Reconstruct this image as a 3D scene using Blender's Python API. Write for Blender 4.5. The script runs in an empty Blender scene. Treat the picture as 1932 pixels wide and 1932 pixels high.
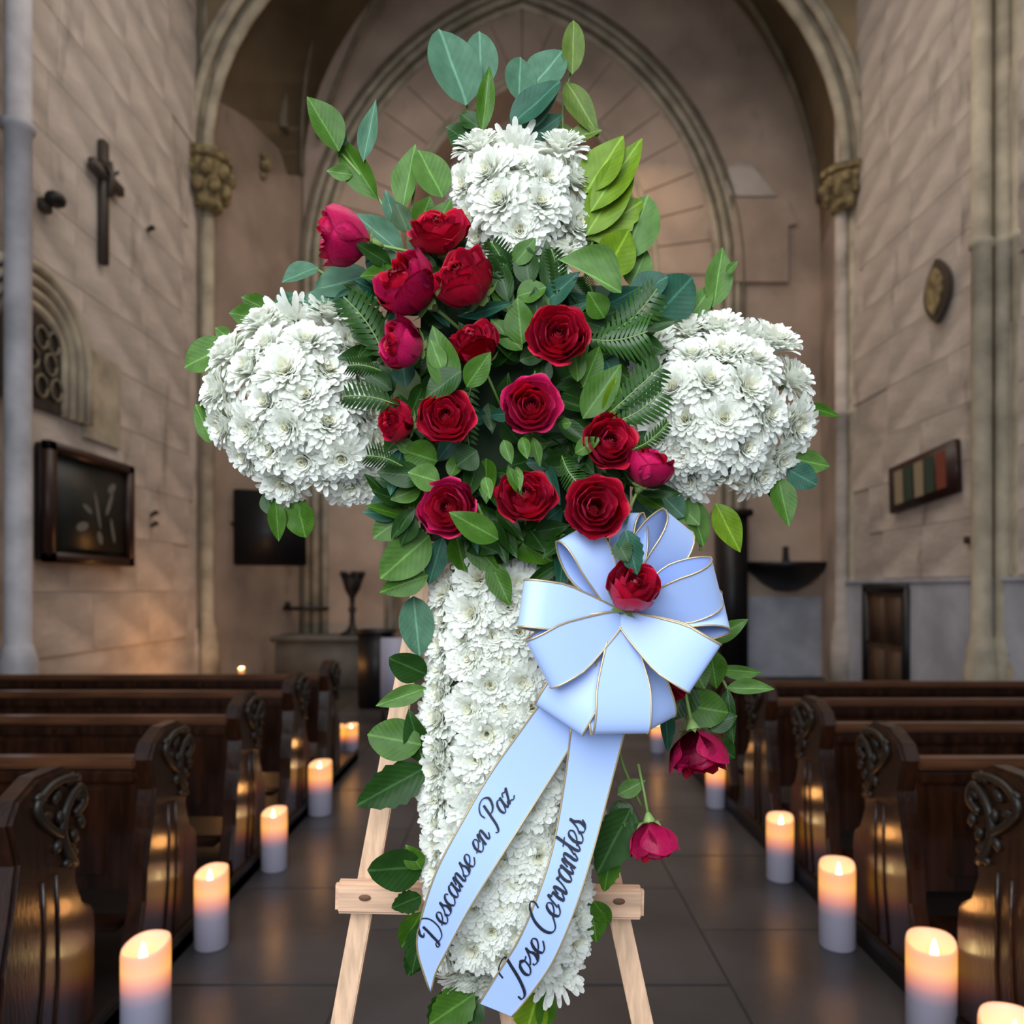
import bpy, bmesh, math, random
from mathutils import Vector, Matrix, Quaternion
R = math.radians
C = bpy.context.scene.collection
F, CX, CY, CAMZ = 1450.0, 966.0, 1110.0, 1.6      # focal in px (1932 frame), principal line, horizon row, eye height

# ---------------------------------------------------------------- camera, world, lights
cam = bpy.data.objects.new('camera', bpy.data.cameras.new('camera')); C.objects.link(cam)
cam.location = (0, 0, CAMZ); cam.rotation_euler = (R(90), 0, 0)
cam.data.sensor_width = 36; cam.data.lens = F / 1932 * 36
cam.data.shift_y = (CY - 966) / 1932
cam.data.dof.use_dof = True; cam.data.dof.focus_distance = 1.13; cam.data.dof.aperture_fstop = 3.6
bpy.context.scene.camera = cam
sc = bpy.context.scene
sc.view_settings.view_transform = 'Standard'; sc.view_settings.look = 'None'
sc.view_settings.gamma = 1; sc.view_settings.use_curve_mapping = False
sc.view_settings.exposure = 0.0
w = bpy.data.worlds.new('world'); sc.world = w; w.use_nodes = True
bg = w.node_tree.nodes['Background']; bg.inputs[0].default_value = (.72, .84, 1, 1); bg.inputs[1].default_value = .55
def area(name, loc, rot, sx, sy, power, col):
    l = bpy.data.lights.new(name, 'AREA'); l.shape = 'RECTANGLE'; l.size = sx; l.size_y = sy
    l.energy = power; l.color = col
    o = bpy.data.objects.new(name, l); C.objects.link(o); o.location = loc; o.rotation_euler = rot
    return o
area('doorway_daylight', (-.7, -1.5, 3.3), (R(68), 0, R(-14)), 3.0, 3.0, 180, (.90, .96, 1))
area('nave_fill', (.3, 6.5, 11.0), (0, 0, 0), 6, 9, 360, (1, .89, .79))  # added overhead fill to brighten the nave walls; no windows up there
area('chancel_light', (.7, 12.8, 9.5), (R(-8), 0, 0), 4, 1.4, 50, (1, .72, .45))

# ---------------------------------------------------------------- helpers
def P(px, py, Y):
    return Vector(((px - CX) * Y / F, Y, CAMZ - (py - CY) * Y / F))
MAT = {}
def mat(name, col, rough=.6, metal=0, var=0, scale=6, bump=0, bscale=40, emit=None, estr=0, spec=.5, coat=0, sub=0, stretch=None, col2=None, sheen=0):
    m = bpy.data.materials.new(name); m.use_nodes = True; MAT[name] = m
    n = m.node_tree.nodes; L = m.node_tree.links; b = n['Principled BSDF']
    b.inputs['Base Color'].default_value = (*col, 1); b.inputs['Roughness'].default_value = rough
    b.inputs['Metallic'].default_value = metal; b.inputs['Specular IOR Level'].default_value = spec
    b.inputs['Coat Weight'].default_value = coat; b.inputs['Coat Roughness'].default_value = .12
    b.inputs['Sheen Weight'].default_value = sheen
    tc = n.new('ShaderNodeTexCoord'); mp = n.new('ShaderNodeMapping'); L.new(tc.outputs['Object'], mp.inputs[0])
    if stretch: mp.inputs['Scale'].default_value = stretch
    if var or col2:
        nz = n.new('ShaderNodeTexNoise'); nz.inputs['Scale'].default_value = scale; nz.inputs['Detail'].default_value = 5
        L.new(mp.outputs[0], nz.inputs['Vector'])
        r = n.new('ShaderNodeValToRGB'); r.color_ramp.elements[0].position = .35; r.color_ramp.elements[1].position = .65
        c2 = col2 or tuple(c * (1 - var) for c in col)
        r.color_ramp.elements[0].color = (*c2, 1); r.color_ramp.elements[1].color = (*[min(1, c * (1 + var * .5)) for c in col], 1)
        L.new(nz.outputs['Fac'], r.inputs[0]); L.new(r.outputs[0], b.inputs['Base Color'])
    if bump:
        nb = n.new('ShaderNodeTexNoise'); nb.inputs['Scale'].default_value = bscale; nb.inputs['Detail'].default_value = 4
        L.new(mp.outputs[0], nb.inputs['Vector'])
        bp = n.new('ShaderNodeBump'); bp.inputs['Strength'].default_value = bump; bp.inputs['Distance'].default_value = .02
        L.new(nb.outputs['Fac'], bp.inputs['Height']); L.new(bp.outputs[0], b.inputs['Normal'])
    if emit:
        b.inputs['Emission Color'].default_value = (*emit, 1); b.inputs['Emission Strength'].default_value = estr
    if sub:
        b.inputs['Subsurface Weight'].default_value = sub; b.inputs['Subsurface Radius'].default_value = (.01, .008, .006); b.inputs['Subsurface Scale'].default_value = .5
    return m
def obj(name, bm, m, parent=None, smooth=True):
    me = bpy.data.meshes.new(name)
    if isinstance(bm, bmesh.types.BMesh):
        if smooth:
            for f in bm.faces: f.smooth = True
        bm.to_mesh(me); bm.free()
    else: me = bm
    if m is not None and not me.materials: me.materials.append(MAT[m] if isinstance(m, str) else m)
    o = bpy.data.objects.new(name, me); C.objects.link(o)
    if parent is not None: o.parent = parent
    return o
def tag(o, label, cat, group=None):
    o['label'] = label; o['category'] = cat
    if group: o['group'] = group
    return o
def thing(name, label, cat, loc=(0, 0, 0), group=None, rot=(0, 0, 0)):
    o = bpy.data.objects.new(name, None); C.objects.link(o); o.location = loc; o.rotation_euler = rot
    o.empty_display_size = .05
    return tag(o, label, cat, group)
def struct(name, bm, m, parent=None, smooth=False):
    o = obj(name, bm, m, parent, smooth)
    if parent is None: o['kind'] = 'structure'
    return o
def B(): return bmesh.new()
def box(bm, a, b, bev=0):
    a = Vector(a); b = Vector(b); c = (a + b) / 2; s = b - a
    r = bmesh.ops.create_cube(bm, size=1, matrix=Matrix.Translation(c) @ Matrix.Diagonal((abs(s.x), abs(s.y), abs(s.z), 1)))
    if bev:
        es = list({e for v in r['verts'] for e in v.link_edges})
        bmesh.ops.bevel(bm, geom=es, offset=bev, segments=2, affect='EDGES', clamp_overlap=True)
    return bm
def beam(bm, p, q, wx, wy, up=(0, 1, 0), bev=.003):
    p = Vector(p); q = Vector(q); d = (q - p); L = d.length; z = d.normalized(); u = Vector(up)
    x = z.cross(u).normalized(); y = z.cross(x)
    M = Matrix((x, y, z)).transposed().to_4x4(); M.translation = (p + q) / 2
    r = bmesh.ops.create_cube(bm, size=1, matrix=M @ Matrix.Diagonal((wx, wy, L, 1)))
    if bev:
        es = list({e for v in r['verts'] for e in v.link_edges})
        bmesh.ops.bevel(bm, geom=es, offset=bev, segments=2, affect='EDGES')
    return bm
def lathe(bm, prof, c=(0, 0, 0), n=20, a0=0, a1=360, cap=True):
    c = Vector(c); full = (a1 - a0) >= 360; k = n if full else n + 1; rows = []
    for r, z in prof:
        rows.append([bm.verts.new(c + Vector((r * math.cos(R(a0 + (a1 - a0) * i / n)), r * math.sin(R(a0 + (a1 - a0) * i / n)), z))) for i in range(k)])
    for a, b in zip(rows, rows[1:]):
        for i in range(n if full else n):
            j = (i + 1) % k
            bm.faces.new((a[i], a[j], b[j], b[i]))
    if cap and full:
        if prof[0][0] > 1e-4: bm.faces.new(rows[0][::-1])
        if prof[-1][0] > 1e-4: bm.faces.new(rows[-1])
    return bm
def tube(bm, pts, r, n=8, cap=True):
    pts = [Vector(p) for p in pts]; rows = []
    rr = r if isinstance(r, (list, tuple)) else [r] * len(pts)
    t0 = (pts[1] - pts[0]).normalized(); x = t0.orthogonal().normalized()
    for i, p in enumerate(pts):
        t = (pts[min(i + 1, len(pts) - 1)] - pts[max(i - 1, 0)]).normalized()
        x = (x - t * x.dot(t)); x = x.normalized() if x.length > 1e-6 else t.orthogonal().normalized()
        y = t.cross(x)
        rows.append([bm.verts.new(p + (x * math.cos(2 * math.pi * k / n) + y * math.sin(2 * math.pi * k / n)) * rr[i]) for k in range(n)])
    for a, b in zip(rows, rows[1:]):
        for i in range(n): bm.faces.new((a[i], a[(i + 1) % n], b[(i + 1) % n], b[i]))
    if cap: bm.faces.new(rows[0][::-1]); bm.faces.new(rows[-1])
    return bm
def prism(bm, poly, fn, d0, d1):
    """closed 2-D polygon extruded between depths d0 and d1; fn(u,v,d)->point"""
    a = [bm.verts.new(fn(u, v, d0)) for u, v in poly]; b = [bm.verts.new(fn(u, v, d1)) for u, v in poly]
    bm.faces.new(a); bm.faces.new(b[::-1]); n = len(a)
    for i in range(n): bm.faces.new((a[i], b[i], b[(i + 1) % n], a[(i + 1) % n]))
    bmesh.ops.recalc_face_normals(bm, faces=bm.faces[:])
    return bm
def strip(bm, A, Bp):
    a = [bm.verts.new(p) for p in A]; b = [bm.verts.new(p) for p in Bp]
    for i in range(len(a) - 1): bm.faces.new((a[i], a[i + 1], b[i + 1], b[i]))
def crom(pts, n=8):
    pts = [Vector(p) for p in pts]; q = [pts[0] * 2 - pts[1]] + pts + [pts[-1] * 2 - pts[-2]]; out = []
    for i in range(1, len(q) - 2):
        for k in range(n):
            t = k / n
            out.append(.5 * ((2 * q[i]) + (q[i + 1] - q[i - 1]) * t + (2 * q[i - 1] - 5 * q[i] + 4 * q[i + 1] - q[i + 2]) * t * t + (3 * q[i] - q[i - 1] - 3 * q[i + 1] + q[i + 2]) * t ** 3))
    out.append(pts[-1]); return out

# ---------------------------------------------------------------- materials
mat('wall_plaster', (.60, .53, .475), .9, var=.28, scale=1.1, bump=.5, bscale=7, stretch=(1, 1, 2.2))
mat('wall_plaster_warm', (.56, .43, .34), .9, var=.25, scale=.9, bump=.35, bscale=6)
mat('vault_plaster', (.40, .30, .18), .9, var=.2, scale=.8, bump=.2, bscale=5)
mat('stone_rib', (.50, .44, .33), .8, var=.3, scale=3, bump=.3, bscale=12)
mat('stone_dark', (.20, .17, .12), .8, var=.3, scale=3)
mat('shaft_stone', (.55, .54, .58), .6, var=.25, scale=3, bump=.2, bscale=10)
mat('capital_stone', (.30, .23, .11), .8, var=.6, scale=9, bump=.8, bscale=14)
mat('dado_plaster', (.50, .54, .64), .6, var=.2, scale=2)
mat('floor_stone', (.058, .058, .064), .28, var=.35, scale=1.6, bump=.10, bscale=9)
mat('joint', (.03, .03, .03), .7)
mat('pew_wood', (.030, .010, .0045), .26, var=.55, scale=3, bump=.12, bscale=18, stretch=(8, 8, 1), coat=.25)
mat('pew_rail', (.11, .042, .018), .3, var=.4, scale=3, stretch=(1, 8, 8), coat=.3)
mat('carving', (.014, .010, .007), .5, coat=.1)
mat('plinth_wood', (.012, .010, .010), .4)
mat('black_paint', (.006, .007, .010), .45)
mat('black_iron', (.008, .007, .007), .5)
mat('bronze', (.06, .045, .035), .5)
mat('frame_wood', (.035, .012, .008), .4)
mat('pale_board', (.45, .45, .60), .6)
mat('grey_stone', (.14, .14, .13), .8, var=.3, scale=2)
mat('brown_wood', (.10, .055, .03), .6, var=.3, scale=2, stretch=(4, 4, .5))
mat('dark_glass', (.02, .018, .016), .3, var=.8, scale=8)
mat('picture', (.018, .022, .020), .45, col2=(.012, .015, .014), scale=4)
mat('picture_pale', (.16, .16, .15), .6)
mat('panel_green', (.03, .06, .04), .5); mat('panel_red', (.22, .05, .03), .5); mat('panel_cream', (.35, .28, .18), .5)
mat('pine', (.78, .50, .32), .55, var=.22, scale=5, stretch=(20, 20, 1.2), bump=.05, bscale=50)
mat('pine_bar', (.80, .50, .33), .55, var=.25, scale=5, stretch=(1.2, 20, 22), bump=.05, bscale=50)
mat('knot', (.16, .07, .035), .7)
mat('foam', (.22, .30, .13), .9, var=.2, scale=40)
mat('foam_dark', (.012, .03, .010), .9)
mat('petal_white', (.93, .945, .90), .6, spec=.2)
mat('petal_cream', (.92, .90, .74), .6, spec=.2)
for k_ in ('petal_white', 'petal_cream'):
    n_ = MAT[k_].node_tree.nodes; L_ = MAT[k_].node_tree.links; tr_ = n_.new('ShaderNodeBsdfTranslucent'); tr_.inputs[0].default_value = (.95, .96, .86, 1)
    mx_ = n_.new('ShaderNodeMixShader'); mx_.inputs[0].default_value = .38; L_.new(n_['Principled BSDF'].outputs[0], mx_.inputs[1]); L_.new(tr_.outputs[0], mx_.inputs[2]); L_.new(mx_.outputs[0], n_['Material Output'].inputs[0])
mat('disc_yellow', (.72, .66, .30), .8)
mat('stem_green', (.16, .26, .06), .5)
mat('sepal_green', (.22, .34, .10), .5)
mat('gold', (.62, .48, .28), .35, metal=.6)
mat('ink', (.012, .016, .03), .5)
mat('satin', (.43, .585, .99), .34, spec=.5, sheen=.3)
mat('wick', (.02, .02, .02), .8)
mat('flame', (1, .7, .3), .5, emit=(1, .78, .34), estr=11)
def rosemat(name, c, c2):
    m = mat(name, c, .42, spec=.35, sheen=.35, col2=c2, scale=18); m.node_tree.nodes['Principled BSDF'].inputs['Sheen Tint'].default_value = (1, .1, .3, 1)
rosemat('rose_red', (.62, .003, .032), (.48, .002, .024)); rosemat('rose_deep', (.28, .001, .012), (.18, .001, .008)); rosemat('rose_pink', (.64, .010, .13), (.52, .004, .07))
def leafmat(name, c, rough=.35, vein=1.7):
    m = mat(name, c, rough + .08, spec=.22); n = m.node_tree.nodes; L = m.node_tree.links; b = n['Principled BSDF']
    tc = n.new('ShaderNodeTexCoord'); s = n.new('ShaderNodeSeparateXYZ'); L.new(tc.outputs['Object'], s.inputs[0])
    ab = n.new('ShaderNodeMath'); ab.operation = 'ABSOLUTE'; L.new(s.outputs[0], ab.inputs[0])
    # side veins : y - |x| bands
    su = n.new('ShaderNodeMath'); su.operation = 'MULTIPLY_ADD'; su.inputs[1].default_value = -.8; L.new(ab.outputs[0], su.inputs[0]); L.new(s.outputs[1], su.inputs[2])
    si = n.new('ShaderNodeMath'); si.operation = 'SINE'; mu = n.new('ShaderNodeMath'); mu.operation = 'MULTIPLY'; mu.inputs[1].default_value = 55
    L.new(su.outputs[0], mu.inputs[0]); L.new(mu.outputs[0], si.inputs[0])
    nz = n.new('ShaderNodeTexNoise'); nz.inputs['Scale'].default_value = 3.5; L.new(tc.outputs['Object'], nz.inputs['Vector'])
    r1 = n.new('ShaderNodeValToRGB'); r1.color_ramp.elements[0].position = .012; r1.color_ramp.elements[1].position = .035
    r1.color_ramp.elements[0].color = (*[min(1, k * vein + .02) for k in c], 1); r1.color_ramp.elements[1].color = (*c, 1); L.new(ab.outputs[0], r1.inputs[0])
    mx = n.new('ShaderNodeMixRGB'); mx.blend_type = 'MULTIPLY'; mx.inputs[0].default_value = 1
    r2 = n.new('ShaderNodeValToRGB'); r2.color_ramp.elements[0].position = .3; r2.color_ramp.elements[1].position = .7
    r2.color_ramp.elements[0].color = (.72, .75, .7, 1); r2.color_ramp.elements[1].color = (1.15, 1.12, 1.1, 1); L.new(nz.outputs['Fac'], r2.inputs[0])
    L.new(r1.outputs[0], mx.inputs[1]); L.new(r2.outputs[0], mx.inputs[2]); L.new(mx.outputs[0], b.inputs['Base Color'])
    bp = n.new('ShaderNodeBump'); bp.inputs['Strength'].default_value = .055; bp.inputs['Distance'].default_value = .004
    L.new(si.outputs[0], bp.inputs['Height']); L.new(bp.outputs[0], b.inputs['Normal'])
leafmat('leaf_e', (.062, .150, .092), .5); leafmat('leaf_g', (.042, .115, .007), .33); leafmat('leaf_d', (.014, .052, .006), .3)
leafmat('leaf_y', (.12, .21, .006), .35); leafmat('leaf_l', (.075, .165, .030), .4); leafmat('leaf_t', (.018, .082, .050), .4)
leafmat('leaf_o', (.085, .135, .020), .45); mat('fern_green', (.026, .085, .012), .4, var=.3, scale=20)
# candle wax: flame's glow put in as emission, strongest near the top
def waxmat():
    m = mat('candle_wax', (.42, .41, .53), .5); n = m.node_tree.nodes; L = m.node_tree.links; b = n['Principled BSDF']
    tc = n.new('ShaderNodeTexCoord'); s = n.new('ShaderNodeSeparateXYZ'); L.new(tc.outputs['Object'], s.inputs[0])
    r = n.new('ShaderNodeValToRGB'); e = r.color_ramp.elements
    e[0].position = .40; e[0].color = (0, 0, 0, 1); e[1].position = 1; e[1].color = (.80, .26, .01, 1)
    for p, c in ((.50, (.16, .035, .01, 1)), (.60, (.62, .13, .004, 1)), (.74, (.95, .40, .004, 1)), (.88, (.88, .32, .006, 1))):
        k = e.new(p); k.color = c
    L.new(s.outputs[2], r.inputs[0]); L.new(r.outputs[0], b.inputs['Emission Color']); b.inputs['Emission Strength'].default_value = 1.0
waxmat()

def stains(m, sc_, stretch, lo, hi, dark):
    n = MAT[m].node_tree.nodes; L = MAT[m].node_tree.links; b = n['Principled BSDF']; src = b.inputs['Base Color'].links[0].from_socket
    g = n.new('ShaderNodeNewGeometry'); mp = n.new('ShaderNodeMapping'); mp.inputs['Scale'].default_value = stretch; L.new(g.outputs['Position'], mp.inputs[0])
    nz = n.new('ShaderNodeTexNoise'); nz.inputs['Scale'].default_value = sc_; nz.inputs['Detail'].default_value = 7; nz.inputs['Roughness'].default_value = .65; L.new(mp.outputs[0], nz.inputs['Vector'])
    r = n.new('ShaderNodeValToRGB'); r.color_ramp.elements[0].position = lo; r.color_ramp.elements[1].position = hi
    r.color_ramp.elements[0].color = (1, 1, 1, 1); r.color_ramp.elements[1].color = (dark, dark * .98, dark * .95, 1); L.new(nz.outputs['Fac'], r.inputs[0])
    mx = n.new('ShaderNodeMixRGB'); mx.blend_type = 'MULTIPLY'; mx.inputs[0].default_value = 1; L.new(src, mx.inputs[1]); L.new(r.outputs[0], mx.inputs[2]); L.new(mx.outputs[0], b.inputs['Base Color'])
stains('wall_plaster', 1.3, (1, 1.6, .45), .58, .72, .45); stains('wall_plaster_warm', 1.2, (1, 1, .5), .60, .75, .6)
# ================================================================ SETTING
# ---- floor slabs
fb = B(); box(fb, (-5.4, -1.5, -.05), (6.0, 15.2, -.006)); floor = struct('floor', fb, 'joint')
rnd = random.Random(5)
tw = .78; cols = 4; x0 = -1.46
tm = B(); box(tm, (-tw / 2 + .004, -.5 + .004, -.02), (tw / 2 - .004, .5 - .004, 0), .002)
tme = bpy.data.meshes.new('tile'); tm.to_mesh(tme); tm.free(); tme.materials.append(MAT['floor_stone'])
for i in range(-1, 5):
    for j in range(-1, 14):
        o = obj('tile', tme, None, floor); o.location = (x0 + tw * (i + .5), .6 + j * 1.0 + (.5 if i % 2 else 0), rnd.uniform(-.0012, .0012))
# ---- nave walls, built of plastered ashlar blocks
def wall_blocks(parent, X, sgn, ya, yb, za, zb, bw, bh, seed):
    rn = random.Random(seed); row = 0; z = za
    ms = []
    for k in range(4):
        b = B(); ww = bw * (.82 + .12 * k) ; box(b, (-.02, -ww / 2 + .003, -bh / 2 + .003), (.0, ww / 2 - .003, bh / 2 - .003), .002)
        me = bpy.data.meshes.new('stone'); b.to_mesh(me); b.free(); me.materials.append(MAT['wall_plaster']); ms.append((me, ww))
    while z < zb:
        y = ya - rn.uniform(0, bw)
        while y < yb:
            me, ww = rn.choice(ms)
            if y + ww > yb + .1: break
            if y > ya - .4:
                o = obj('stone', me, None, parent); o.location = (X - sgn * rn.uniform(.0, .0015) + (.02 if sgn < 0 else 0), y + ww / 2, z + bh / 2)
            y += ww
        z += bh; row += 1
wl = B(); box(wl, (-5.0, -1.5, 0), (-4.72, 11.8, 13)); wall_left = struct('wall_left', wl, 'wall_plaster')
wr = B(); box(wr, (5.22, -1.5, 0), (5.5, 12.2, 13)); wall_right = struct('wall_right', wr, 'wall_plaster')
wall_blocks(wall_left, -4.70, 1, 6.6, 11.6, .9, 10.6, 1.25, .66, 2)
wall_blocks(wall_right, 5.20, -1, 7.4, 12.0, 1.74, 10.6, 1.25, .66, 3)
# angled wall left of the chancel
b = B(); strip(b, [(-4.72, 11.75, 0), (-4.72, 11.75, 13)], [(-3.83, 14.0, 0), (-3.83, 14.0, 13)])
strip(b, [(-3.83, 14.0, 0), (-3.83, 14.0, 13)], [(-3.85, 15.1, 0), (-3.85, 15.1, 13)])
bmesh.ops.solidify(b, geom=b.faces[:], thickness=.15); struct('wall_left_chancel', b, 'wall_plaster_warm')
b = B(); strip(b, [(5.22, 12.15, 0), (5.22, 12.15, 13)], [(5.62, 14.0, 0), (5.62, 14.0, 13)]); bmesh.ops.solidify(b, geom=b.faces[:], thickness=.15)
struct('wall_right_chancel', b, 'wall_plaster_warm')
# end wall with the pointed chancel arch
YE = 14.0; AX = 985
def arch_pts(off, n=14, Y=YE, bottom=1285):
    r = 566 - off; pts = []
    L = [(1146 - r, bottom), (1146 - r, 900), (1146 - r, 700)]
    a1 = math.acos((1146 - AX) / r)
    for i in range(n + 1):
        a = a1 * i / n; L.append((1146 - r * math.cos(a), 520 - r * math.sin(a)))
    Rr = [(2 * AX - x, y) for x, y in reversed(L[:-1])]
    return [P(x, y, Y) for x, y in L + Rr]
def outer_pts(Y, xl, xr, yl, yr, cl, cr, top, n=14, bottom=1285):
    L = [(xl, bottom), (xl, 900), (xl, 700)]; Q = [(xr, bottom), (xr, 900), (xr, 700)]
    for i in range(n + 1):
        t = i / n
        L.append(((1 - t * t) * xl + t * t * AX, (1 - t) ** 2 * yl + 2 * t * (1 - t) * cl + t * t * top))
        if i < n: Q.append(((1 - t * t) * xr + t * t * AX, (1 - t) ** 2 * yr + 2 * t * (1 - t) * cr + t * t * top))
    return [P(x, y, Y) for x, y in L + Q[::-1]]
inner = arch_pts(162); outB = outer_pts(YE, 573, 1549, 330, 470, 20, -60, -240)
for q in (inner[0], inner[-1], outB[0], outB[-1]): q.z = 0
b = B(); strip(b, outB, inner)
back = [p + Vector((0, 1.0, 0)) for p in inner]; strip(b, inner, back); struct('wall_back', b, 'wall_plaster_warm')
b = B(); box(b, (-5.2, 15.0, 0), (6.2, 15.12, 14)); struct('wall_apse', b, 'wall_plaster_warm')
def rails(name, offs, rad, m, dy=0):
    b = B()
    for o_, rr in zip(offs, rad): tube(b, [p + Vector((0, dy, 0)) for p in arch_pts(o_)], rr, 8)
    o = obj(name, b, m); o['kind'] = 'structure'; return o
trim1 = rails('trim_1', (0, 17, 33), (.075, .10, .065), 'stone_rib'); rails('trim_2', (150, 163), (.05, .045), 'stone_rib')
dl = rails('trim_3', (-11, 9, 26), (.03, .03, .03), 'stone_dark', -.07)
# voussoirs between the two mouldings
for side in (0, 1):
    for k in range(11):
        a0 = R(k * 7.2 + .22); a1_ = R((k + 1) * 7.2 - .22); poly = []
        for rr, seq in ((566 - 46, (a0, (a0 + a1_) / 2, a1_)), (566 - 146, (a1_, (a0 + a1_) / 2, a0))):
            for a in seq:
                x = 1146 - rr * math.cos(a); y = 520 - rr * math.sin(a)
                poly.append((min(x, AX - 1), y))
        if side: poly = [(2 * AX - x, y) for x, y in poly]
        if abs(poly[0][0] - poly[3][0]) + abs(poly[0][1] - poly[3][1]) < 40: continue
        bb = B(); prism(bb, poly, lambda u, v, d: P(u, v, YE) + Vector((0, d, 0)), -.035, .0)
        obj('voussoir', bb, 'wall_plaster_warm', trim1, False)
# vault between the transverse arch and the end wall
YA = 11.9
outA = outer_pts(YA, 378, 1606, 330, 345, -110, -110, -250)
outA2 = outer_pts(YA - .5, 356, 1632, 330, 345, -130, -130, -280)
b = B(); strip(b, outA[3:-3], [p for p in outB[3:-3]]); bmesh.ops.solidify(b, geom=b.faces[:], thickness=-.1)
struct('ceiling', b, 'vault_plaster', smooth=True)
# transverse arch with its mouldings
b = B(); up = [Vector((p.x, p.y - .3, 13.0)) for p in outA[3:-3]]
strip(b, [p + Vector((0, -.3, 0)) for p in outA[3:-3]], up); struct('wall_above_arch', b, 'vault_plaster')
b = B()
for (dx, dy, rr) in ((0, -.1, .13), (.18, -.25, .09), (-.16, -.30, .10), (.02, -.42, .07)):
    pts = []
    for i, p in enumerate(outA[3:-3]):
        s = 1 if i < len(outA[3:-3]) / 2 else -1
        pts.append(p + Vector((dx * s, dy, -abs(dx) * .2)))
    tube(b, pts, rr, 10)
struct('trim_4', b, 'stone_rib', smooth=True)
# diagonal ribs across the vault
def qbez(a, c, d, n=16): return [Vector(a) * (1 - i / n) ** 2 + Vector(c) * 2 * (i / n) * (1 - i / n) + Vector(d) * (i / n) ** 2 for i in range(n + 1)]
b = B()
for a, c, d, r_ in ((P(570, 330, 13.9), P(560, 120, 13.7), P(640, -140, 12.6), .045), (P(600, 260, 13.8), P(640, 110, 13.6), P(760, -90, 12.8), .05), (P(1545, 380, 13.9), P(1530, 150, 13.7), P(1370, -60, 12.8), .06)):
    tube(b, qbez(a, c, d), r_, 8)
struct('trim_5', b, 'stone_dark', smooth=True)
b = B(); box(b, (-5.0, -1.5, 12.9), (5.6, 12.2, 13.1)); struct('ceiling_nave', b, 'vault_plaster')
# right chancel wall relief: blind gable and corbel block
b = B(); prism(b, [(1366, 372), (1372, 318), (1408, 304), (1464, 372)], lambda u, v, d: P(u, v, YE) + Vector((0, d, 0)), -.05, .0); struct('trim_6', b, 'wall_plaster')
b = B(); prism(b, [(1382, 378), (1478, 378), (1500, 425), (1484, 430), (1484, 535), (1382, 535)], lambda u, v, d: P(u, v, YE) + Vector((0, d, 0)), -.09, .0); struct('trim_7', b, 'wall_plaster_warm')
# dado on the right wall
b = B(); box(b, (5.14, -1, 0), (5.22, 9.98, 1.68)); box(b, (5.14, 11.08, 0), (5.22, 12.1, 1.68)); box(b, (5.14, 9.98, 1.60), (5.22, 11.08, 1.68))
struct('baseboard_right', b, 'dado_plaster')
b = B(); box(b, (5.11, -1, 1.68), (5.22, 12.1, 1.72)); struct('trim_8', b, 'dado_plaster')
b = B(); box(b, (4.1, 13.93, 0), (5.62, 13.99, 1.45)); struct('baseboard_back', b, 'dado_plaster')
# round shafts on the walls
def shaft(name, X, Y, r, z0, z1, m='shaft_stone', ring=None, base=True, k=1):
    b = B(); prof = []
    if base: prof += [(r * 1.7, z0), (r * 1.7, z0 + .75), (r * 1.45, z0 + .85), (r * 1.5, z0 + .92), (r * 1.1, z0 + 1.08)]
    prof += [(r, prof[-1][1] + .02 if prof else z0)]
    if ring: prof += [(r, ring - .05), (r * 1.25, ring - .03), (r * 1.25, ring + .03), (r, ring + .05)]
    prof += [(r, z1)]
    lathe(b, prof, (X, Y, 0), 16); return struct(name, b, m, smooth=True)
shaft('column_left', -4.50, 7.0, .115, 0, 12.9, ring=5.8)
b = B(); box(b, (-4.72, 6.62, 0), (-4.56, 6.8, 12.9)); struct('trim_9', b, 'stone_dark')
for i, (px, Y, r) in enumerate(((360, 11.55, .10), (390, 11.7, .11))):
    shaft('column_left', (px - CX) * Y / F, Y, r, 0, 12.8, 'stone_rib' if i else 'wall_plaster', ring=3.9)
b = B(); tube(b, [P(376, 1280, 11.5), P(376, -80, 11.5)], .025); struct('trim_10', b, 'stone_dark')
for i, (px, Y, r, m) in enumerate(((1588, 11.9, .10, 'wall_plaster'), (1612, 11.8, .085, 'stone_rib'), (1630, 11.6, .06, 'stone_dark'))):
    shaft('column_right', (px - CX) * Y / F, Y, r, 0, 12.8, m, ring=4.3)
for i, (px, Y, r, m) in enumerate(((1852, 8.15, .10, 'stone_rib'), (1874, 8.28, .05, 'stone_dark'), (1893, 8.1, .085, 'stone_rib'), (1911, 8.2, .04, 'stone_dark'), (1930, 7.95, .10, 'stone_rib'))):
    shaft('column_right', (px - CX) * Y / F, Y, r, 0, 12.8, m, ring=5.25)
# capitals carved with leaves
def capital(px, Y, z0, z1, r, X=None):
    X = (px - CX) * Y / F; h = z1 - z0
    b = B(); lathe(b, [(r * .62, z0), (r * .72, z0 + .06 * h), (r * .66, z0 + .12 * h), (r * .75, z0 + .3 * h), (r * .95, z0 + .6 * h), (r * 1.0, z0 + .78 * h), (r * .9, z0 + .82 * h), (r * 1.12, z0 + .86 * h), (r * 1.12, z1)], (X, Y, 0), 8)
    c = struct('capital', b, 'capital_stone'); b = B(); rn = random.Random(7)
    for k in range(16):
        a = k / 16 * 6.283; zz = z0 + h * (.35 + .28 * (k % 2)); rr = r * (.84 + .12 * (k % 2))
        bmesh.ops.create_icosphere(b, subdivisions=1, radius=.085 * h / .7, matrix=Matrix.Translation((X + rr * math.cos(a), Y + rr * math.sin(a), zz)) @ Matrix.Diagonal((1, 1, 1.5, 1)))
    obj('carved_foliage', b, 'capital_stone', c)
capital(388, 11.6, 7.30, 8.10, .36); capital(1598, 11.8, 7.40, 7.98, .36)
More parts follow.
